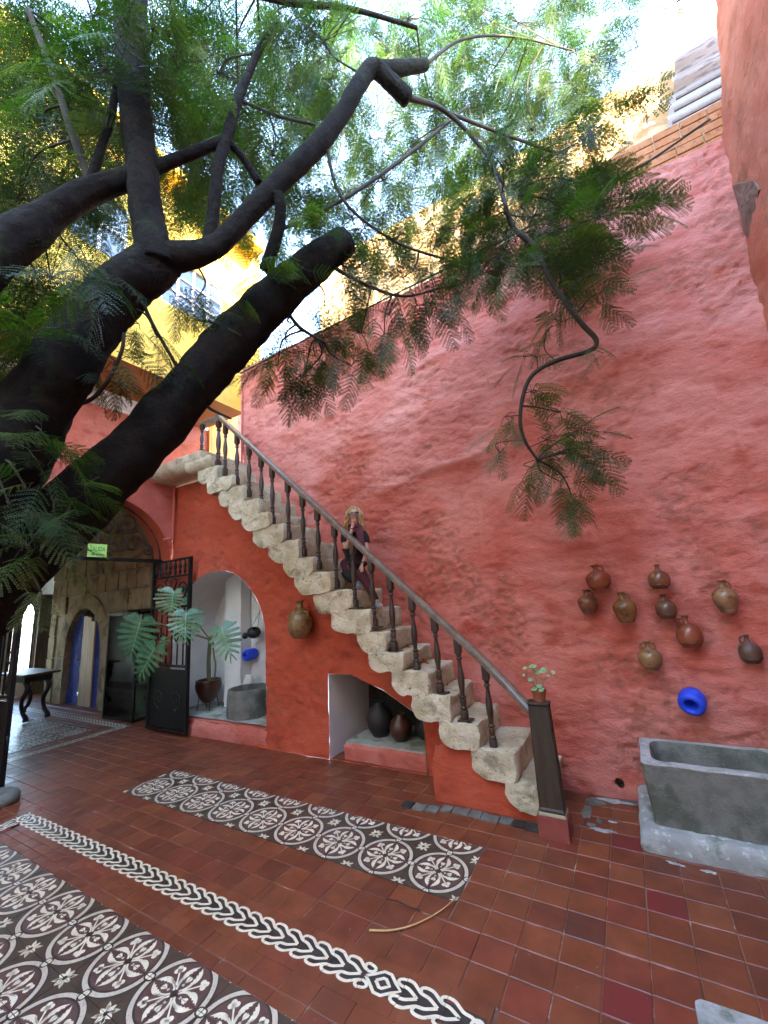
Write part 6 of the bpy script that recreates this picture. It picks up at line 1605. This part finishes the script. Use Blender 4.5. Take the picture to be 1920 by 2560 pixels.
def fingers(root, base, dirs, curl):
    n0 = root
    for k, (d0, d1) in enumerate(dirs):
        a_ = Vector(base) + Vector(d0); b_ = a_ + Vector(d1[0]); c_ = b_ + Vector(d1[1])
        i0 = len(B); B.extend([(*a_, .0085), (*b_, .0075), (*c_, .006)]); E_.extend([(n0, i0), (i0, i0 + 1), (i0 + 1, i0 + 2)])
fingers(14, (-2.772, 3.92, 2.80), [((-.018 + .012 * k, -.022, .012), ((.004, -.012, .016), (.010, .014, .010))) for k in range(4)] + [((.022, -.01, -.004), ((.008, -.006, .016), (.0, .004, .016)))], 1)
fingers(20, (-2.69, 3.915, 2.25), [((-.012 + .011 * k, -.012 + .004 * k, -.022), ((-.002, -.006, -.020 - .003 * (k in (1, 2))), (-.004, .006, -.016))) for k in range(4)] + [((-.024, -.008, -.004), ((-.010, -.004, -.014), (.002, .0, -.014)))], 1)
body = skin('body', B, E_, M_SKIN, pe, 1)
# face
FD = Vector((.52, -.84, .06)).normalized(); HC_ = Vector((-2.745, 4.03, 2.892)); SX = Vector((.86, .50, 0)).normalized(); UP = SX.cross(FD).normalized(); UP = UP if UP.z > 0 else -UP
def fpt(a_, b_, c_): return HC_ + SX * a_ + UP * b_ + FD * c_
MB().add([fpt(-.009, -.020, .072), fpt(.009, -.020, .072), fpt(0, -.014, .088), fpt(0, .012, .070)], [(0, 1, 2), (0, 2, 3), (2, 1, 3), (1, 0, 3)]).build('nose', M_SKIN, pe, smooth=True)
M_LIP = mat('lips', (.42, .12, .11), rough=.4)
MB().tube([fpt(-.022, -.035, .064), fpt(-.010, -.038, .071), fpt(.010, -.038, .071), fpt(.022, -.034, .064)], [.003, .0055, .0055, .003], 6).build('mouth', M_LIP, pe, smooth=True)
sg = MB()
for s_ in (1, -1):
    sg.prism([fpt(s_ * .006, .018, .070), fpt(s_ * .036, .024, .066), fpt(s_ * .060, .022, .054), fpt(s_ * .056, .002, .056), fpt(s_ * .040, -.010, .066), fpt(s_ * .014, -.006, .072)], FD * .006)
    sg.tube([fpt(s_ * .058, .020, .055), fpt(s_ * .066, .014, .0)], .003, 5)
sg.tube([fpt(-.008, .014, .074), fpt(.008, .014, .074)], .004, 5)
M_LENS = mat('dark_lens', (.01, .012, .014), rough=.05, spec=.8); sg.build('sunglasses', M_LENS, pe)
for s_ in (1, -1): MB().lathe(fpt(s_ * .064, -.004, .0), [(.004, 0), (.014, .003), (.016, .008), (.01, .012)], 8, SX * s_).build('ear', M_SKIN, pe, smooth=True)
# hair: cap and long wavy locks
hb = MB(); vs = []; fs = []; nu, nv = 18, 10
for j in range(nv + 1):
    for i in range(nu):
        th = PI * .58 * j / nv; ph = 2 * PI * i / nu
        d = UP * math.cos(th) + (SX * math.cos(ph) + FD * math.sin(ph)) * math.sin(th)
        back_ = 1.0 if math.sin(ph) < .35 else 1 - .0 * j
        r = .090 * (1 + .05 * mnoise.noise(d * 6))
        if math.sin(ph) > .30 and th > .62: r = .056           # tucked under at the forehead
        vs.append(HC_ + UP * .026 - FD * .010 + d * r)
for j in range(nv):
    for i in range(nu): fs.append((j * nu + i, j * nu + (i + 1) % nu, (j + 1) * nu + (i + 1) % nu, (j + 1) * nu + i))
hb.add(vs, fs); hr = random.Random(3)
for k in range(34):
    s_ = 1 if k % 2 else -1; a_ = hr.uniform(.045, .085); back_ = hr.uniform(-.065, .03); L_ = hr.uniform(.22, .36) if s_ > 0 else hr.uniform(.18, .27)
    p0 = fpt(s_ * a_ * .6, .07, back_ * .5); pts = [p0, fpt(s_ * (a_ + .008), .02, back_)]
    for q in range(1, 7):
        t = q / 6; pts.append(fpt(s_ * (a_ + .008 + .035 * t + .011 * math.sin(q * 2.3 + k)), .02, back_) + Vector((0, 0, -L_ * t)) + FD * (.012 * math.sin(q * 1.9 + k * 2)))
    hb.tube([tuple(p) for p in spline([tuple(p) for p in pts], 3)], [.017 * (1 - .55 * i / 21) for i in range(22)], 6)
hb.build('hair', M_HAIR, pe, smooth=True)
# clothes
skin('dress', [(-2.80, 4.10, 2.36, .118), (-2.79, 4.09, 2.47, .104), (-2.785, 4.08, 2.60, .110), (-2.775, 4.07, 2.695, .074), (-2.89, 4.03, 2.715, .056), (-2.925, 3.98, 2.62, .053), (-2.915, 3.93, 2.555, .048), (-2.655, 4.08, 2.68, .054), (-2.605, 4.08, 2.58, .051), (-2.598, 4.06, 2.52, .048), (-2.78, 4.09, 2.26, .115), (-2.74, 4.07, 2.19, .112)],
     [(0, 1), (1, 2), (2, 3), (3, 4), (4, 5), (5, 6), (3, 7), (7, 8), (8, 9), (0, 10), (10, 11)], M_BLACKCLOTH, pe, 2)
skin('trousers', [(-2.80, 4.10, 2.30, .095), (-2.87, 4.08, 2.28, .082), (-2.97, 3.955, 2.345, .062), (-2.86, 3.995, 2.17, .052), (-2.78, 4.04, 2.06, .040), (-2.73, 4.10, 2.22, .078), (-2.63, 4.06, 2.06, .060), (-2.54, 4.03, 1.90, .044), (-2.50, 4.015, 1.84, .040)],
     [(0, 1), (1, 2), (2, 3), (3, 4), (0, 5), (5, 6), (6, 7), (7, 8)], M_BURG, pe, 2)
skin('skirt_fold', [(-2.95, 3.975, 2.26, .075), (-2.87, 3.99, 2.16, .075), (-2.80, 4.03, 2.08, .060)], [(0, 1), (1, 2)], M_BLACKCLOTH, pe, 2)
sc_ = MB()
for k in range(9):
    a_ = k * .7; r_ = .062 + .010 * (k % 3)
    sc_.tube([onto((-2.770 + r_ * 1.25 * math.cos(t), 4.045 + r_ * math.sin(t), 2.735 + .028 * math.sin(t * 2 + a_) + .006 * (k - 4))) for t in np.linspace(0, 2 * PI, 17)], .014, 6)
for k in range(6):
    sc_.tube([onto(q) for q in ((-2.745 + .018 * k, 3.985 + .008 * k, 2.74), (-2.73 + .017 * k, 3.965 + .01 * k, 2.66), (-2.715 + .015 * k, 3.965 + .01 * k, 2.55), (-2.70 + .014 * k, 3.975 + .008 * k, 2.46))], .013, 6)
for k in range(5):
    sc_.tube([onto(q) for q in ((-2.80 - .018 * k, 3.99 + .006 * k, 2.755), (-2.86 - .012 * k, 3.98 + .01 * k, 2.72), (-2.92 - .008 * k, 4.0 + .01 * k, 2.66))], .014, 6)
sc_.build('scarf', M_SCARF, pe, smooth=True)
for c_ in ((onto((-2.797, 3.90, 2.73)), 'wristband'), (onto((-2.668, 3.935, 2.305)), 'watch')):
    MB().tube([(c_[0][0] + .023 * math.cos(t), c_[0][1] + .023 * math.sin(t), c_[0][2]) for t in np.linspace(0, 2 * PI, 15)], .006, 6).build(c_[1], M_BLACK, pe, smooth=True)
for hx, hy, hz, tx, ty in ((-2.755, 4.05, 2.0, -2.685, 3.95), (-2.485, 4.01, 1.765, -2.415, 3.93)):
    sm = MB(); d = Vector((tx - hx, ty - hy, 0)).normalized(); n2_ = Vector((-d.y, d.x, 0)); lv = []
    for t, w_, h_ in ((-.04, .022, .05), (-.02, .032, .085), (.02, .034, .09), (.06, .036, .06), (.10, .034, .045), (.13, .022, .035), (.145, .008, .02)):
        c_ = Vector((hx, hy, hz - .002)) + d * t
        lv.append([tuple(c_ + n2_ * (w_ * math.cos(a_)) + Vector((0, 0, h_ * .5 + h_ * .5 * math.sin(a_)))) for a_ in np.linspace(0, 2 * PI, 13)[:-1]])
    rough_loft(lv, .001, 20, 1, caps=2).build('shoe', M_SHOE, pe, smooth=True)

# ================================================================== TREE
tree = thing('feathery_tree', (-4.15, -.55, 0), 'big leaning tree with dark trunks and feathery fern like leaves', 'tree')
for k, (nm, pts) in enumerate(LIMBS.items()):
    sp = spline(pts, 10 if len(pts) > 3 else 6)
    big = max(p[3] for p in pts)
    if nm == 'trunk_a': sp = [np.array((-4.15, -.55, -.1, .45)), np.array((-3.95, -.42, .7, .40)), np.array((-3.55, -.12, 1.25, .33))] + sp[2:]
    if nm == 'trunk_b': sp = [np.array((-3.95, -.42, .7, .38)), np.array((-3.75, -.30, 1.5, .33))] + sp[1:]
    if nm == 'b6': sp = [np.array((-3.88, -.40, 1.2, .27)), np.array((-3.62, -.22, 2.3, .22))] + sp
    n_ = 26 if big > .1 else (14 if big > .03 else 7)
    if big > .1:
        sp2 = []
        for i in range(len(sp) - 1):
            m_ = max(1, int(np.linalg.norm(sp[i + 1][:3] - sp[i][:3]) / .03))
            sp2 += [sp[i] + (sp[i + 1] - sp[i]) * q / m_ for q in range(m_)]
        sp = sp2 + [sp[-1]]
    if big > .03 and nm not in ('b5', 'b6'):                 # sawn ends, worn round
        e = sp[-1]; t_ = e[:3] - sp[-3][:3]; t_ = t_ / np.linalg.norm(t_)
        sp = sp + [np.array((*(e[:3] + t_ * e[3] * a_), e[3] * b_)) for a_, b_ in ((.22, .93), (.38, .75), (.46, .4))]
    name = 'trunk' if nm.startswith('trunk') else ('dead_frond' if nm.startswith('dead') else ('branch' if big > .03 else 'twig'))
    m_ = M_BARK if big > .03 else M_TWIG
    MB().tube([tuple(p[:3]) for p in sp], [max(.002, p[3]) for p in sp], n_, jitter=.10 if big > .03 else .06, seed=k).build(name, m_, tree, smooth=True, fixn=False)

# frond: a twice feathered leaf, rachis along +X, face up +Z
def frond_arrays(L_, npair, nleaf, seed, leaf=.0105, lod=0):
    r = random.Random(seed); V = []; F_ = []; cant = r.uniform(.15, .3)
    def rach(t): return Vector((L_ * t, .02 * L_ * math.sin(3 * t + seed), -cant * L_ * t * t))
    n0 = 0
    for k in range(7):                                            # stalk as a thin three sided ribbon
        t = k / 6; p = rach(t); w = .0022 * (1 - .6 * t)
        V += [p + Vector((0, w, 0)), p + Vector((0, -w, 0)), p + Vector((0, 0, -w))]
        if k: 
            a_ = 3 * (k - 1); F_ += [(a_, a_ + 3, a_ + 4, a_ + 1), (a_ + 1, a_ + 4, a_ + 5, a_ + 2), (a_ + 2, a_ + 5, a_ + 3, a_)]
    for i in range(npair):
        t = .16 + .84 * i / (npair - 1); pl = L_ * .40 * (math.sin(PI * (.18 + .80 * (i + .5) / npair)) ** .75) * r.uniform(.88, 1.08)
        for s_ in (1, -1):
            b_ = rach(t); an = math.radians(62 - 30 * t + r.uniform(-6, 6)); d = Vector((math.cos(an), s_ * math.sin(an), -.12 + r.uniform(-.08, .08))); d.normalize()
            up_ = Vector((0, 0, 1)); cr_ = d.cross(up_).normalized(); dz = -.25 * r.uniform(.4, 1.4)
            m_ = max(3, int(nleaf * pl / (L_ * .40) + .5))
            for j in range(m_):
                u = (j + .6) / m_; c_ = b_ + d * (pl * u) + Vector((0, 0, dz * pl * u * u)); ll = leaf * (1 - .35 * u) * (L_ / .34); wv = pl / m_ * (.44 if not lod else .48)
                for q in (1, -1):
                    e = (cr_ * q * .93 + d * .35).normalized(); tip = c_ + e * ll * r.uniform(.9, 1.1) + Vector((0, 0, -ll * r.uniform(0, .35))); mid = c_ + e * ll * .5
                    a_ = len(V); V += [c_, mid + d * wv, tip, mid - d * wv]; F_.append((a_, a_ + 1, a_ + 2, a_ + 3))
            a_ = len(V); wv = .0013; e_ = b_ + d * pl + Vector((0, 0, dz * pl)); V += [b_ + cr_ * wv, b_ - cr_ * wv, e_]; F_.append((a_, a_ + 1, a_ + 2))
    return V, F_
hi = [frond_arrays(.34, 10, 12, s_, .0125) for s_ in range(6)]
lo = [frond_arrays(.34, 8, 8, s_ + 20, .0165, 1) for s_ in range(6)]
def fmesh(VF, m_):
    me = bpy.data.meshes.new('frond'); me.from_pydata([tuple(v) for v in VF[0]], [], VF[1]); me.materials.append(m_); return me
hi_m = [fmesh(v, M_LEAF if i % 3 else M_LEAF2) for i, v in enumerate(hi)]
fr = random.Random(21); placed = []
limbpts = []
for nm, pts in LIMBS.items():
    if nm in ('trunk_a', 'trunk_b', 'loop', 'dead', 'dead2'): continue
    limbpts += [Vector(p[:3]) for p in spline(pts, 4)]
limbpts += [Vector(p[:3]) for p in spline(LIMBS['trunk_a'][1:], 4)] + [Vector(p[:3]) for p in spline(LIMBS['trunk_b'][1:], 4)]
twigs = MB()
def nearest(c, pool): 
    return min(pool, key=lambda p: (p - c).length)
hubs = []
for (cx, cy, cz, rad, n_, size, dr) in CLUSTERS:
    c = Vector((cx, cy, cz)); src = nearest(c, limbpts); 
    if (src - c).length > 1.6 and hubs: 
        alt = nearest(c, hubs)
        if (alt - c).length < (src - c).length: src = alt
    hubs.append(c)
    sag = Vector((fr.uniform(-.1, .1), fr.uniform(-.1, .1), .12 * (src - c).length)); mid = (src + c) / 2 + sag
    twigs.tube([tuple(p) for p in spline([tuple(src), tuple(mid), tuple(c)], 6)], [.010 - .006 * i / 12 for i in range(13)] if (src - c).length > .25 else [.004] * 13, 5)
    outd = (c - src); outd.z *= .3
    outd = outd.normalized() if outd.length > 1e-3 else Vector((1, 0, 0))
    for i in range(n_):
        off = Vector((fr.gauss(0, 1), fr.gauss(0, 1), fr.gauss(0, .75))) * rad * .5
        p = c + off
        if p.y > 4.30 and p.z < 6.1: p.y = 4.30
        az = fr.uniform(0, 2 * PI); dh = Vector((math.cos(az), math.sin(az), 0)) + outd * .9 + Vector((off.x, off.y, 0)) / max(rad, .05) * .6
        dh.normalize(); el = fr.gauss(-.95 * dr, .35)
        d = (dh * math.cos(el) + Vector((0, 0, math.sin(el)))).normalized()
        sc_k = size / .34 * fr.uniform(.7, 1.15)
        if p.y + d.y * size > 4.42 and p.z < 6.2: d.y = -abs(d.y) * .3; d.normalize()
        placed.append((p, d, sc_k, fr.uniform(-.7, .7), fr.randrange(6), fr.random()))
        if off.length > .07: twigs.tube([tuple(c), tuple((c + p) / 2 + Vector((0, 0, .02))), tuple(p)], .0026, 4, cap=False)
twg = twigs.build('twigs', M_TWIG, tree, fixn=False); twg['kind'] = 'stuff'
def basis(d, rollv):
    x_ = d; z_ = Vector((0, 0, 1)); z_ = z_ - x_ * z_.dot(x_)
    z_ = z_.normalized() if z_.length > .05 else x_.orthogonal().normalized()
    y_ = z_.cross(x_); R_ = Matrix.Rotation(rollv, 3, x_); y_ = R_ @ y_; z_ = R_ @ z_
    return Matrix((x_, y_, z_)).transposed()
CAMP = Vector((0, 0, 1.9))
placed.sort(key=lambda q: (q[0] - CAMP).length / q[2])
tl = Vector(tree.location)
acc = {0: ([], []), 1: ([], [])}; cnt = {0: 0, 1: 0}
hiV = [np.array([tuple(v) for v in a_[0]]) for a_ in hi]; loV = [np.array([tuple(v) for v in a_[0]]) for a_ in lo]
for n_, (p, d, s_, rl, var, rv) in enumerate(placed):
    Bm = basis(d, rl)
    if n_ < 290:
        o = bpy.data.objects.new('frond', hi_m[var]); COL.objects.link(o); o.parent = tree
        M4 = Bm.to_4x4() @ Matrix.Diagonal((s_, s_, s_, 1)); M4.translation = p - tl; o.matrix_basis = M4
    else:
        far = n_ > 700
        V = (loV if far else hiV)[var]; F_ = (lo if far else hi)[var][1]; key = 1 if rv > .72 else 0
        vv = (V * s_) @ np.array(Bm.transposed()) + np.array(p - tl)
        acc[key][0].append(vv); acc[key][1].extend([tuple(i + cnt[key] for i in f) for f in F_]); cnt[key] += len(V)
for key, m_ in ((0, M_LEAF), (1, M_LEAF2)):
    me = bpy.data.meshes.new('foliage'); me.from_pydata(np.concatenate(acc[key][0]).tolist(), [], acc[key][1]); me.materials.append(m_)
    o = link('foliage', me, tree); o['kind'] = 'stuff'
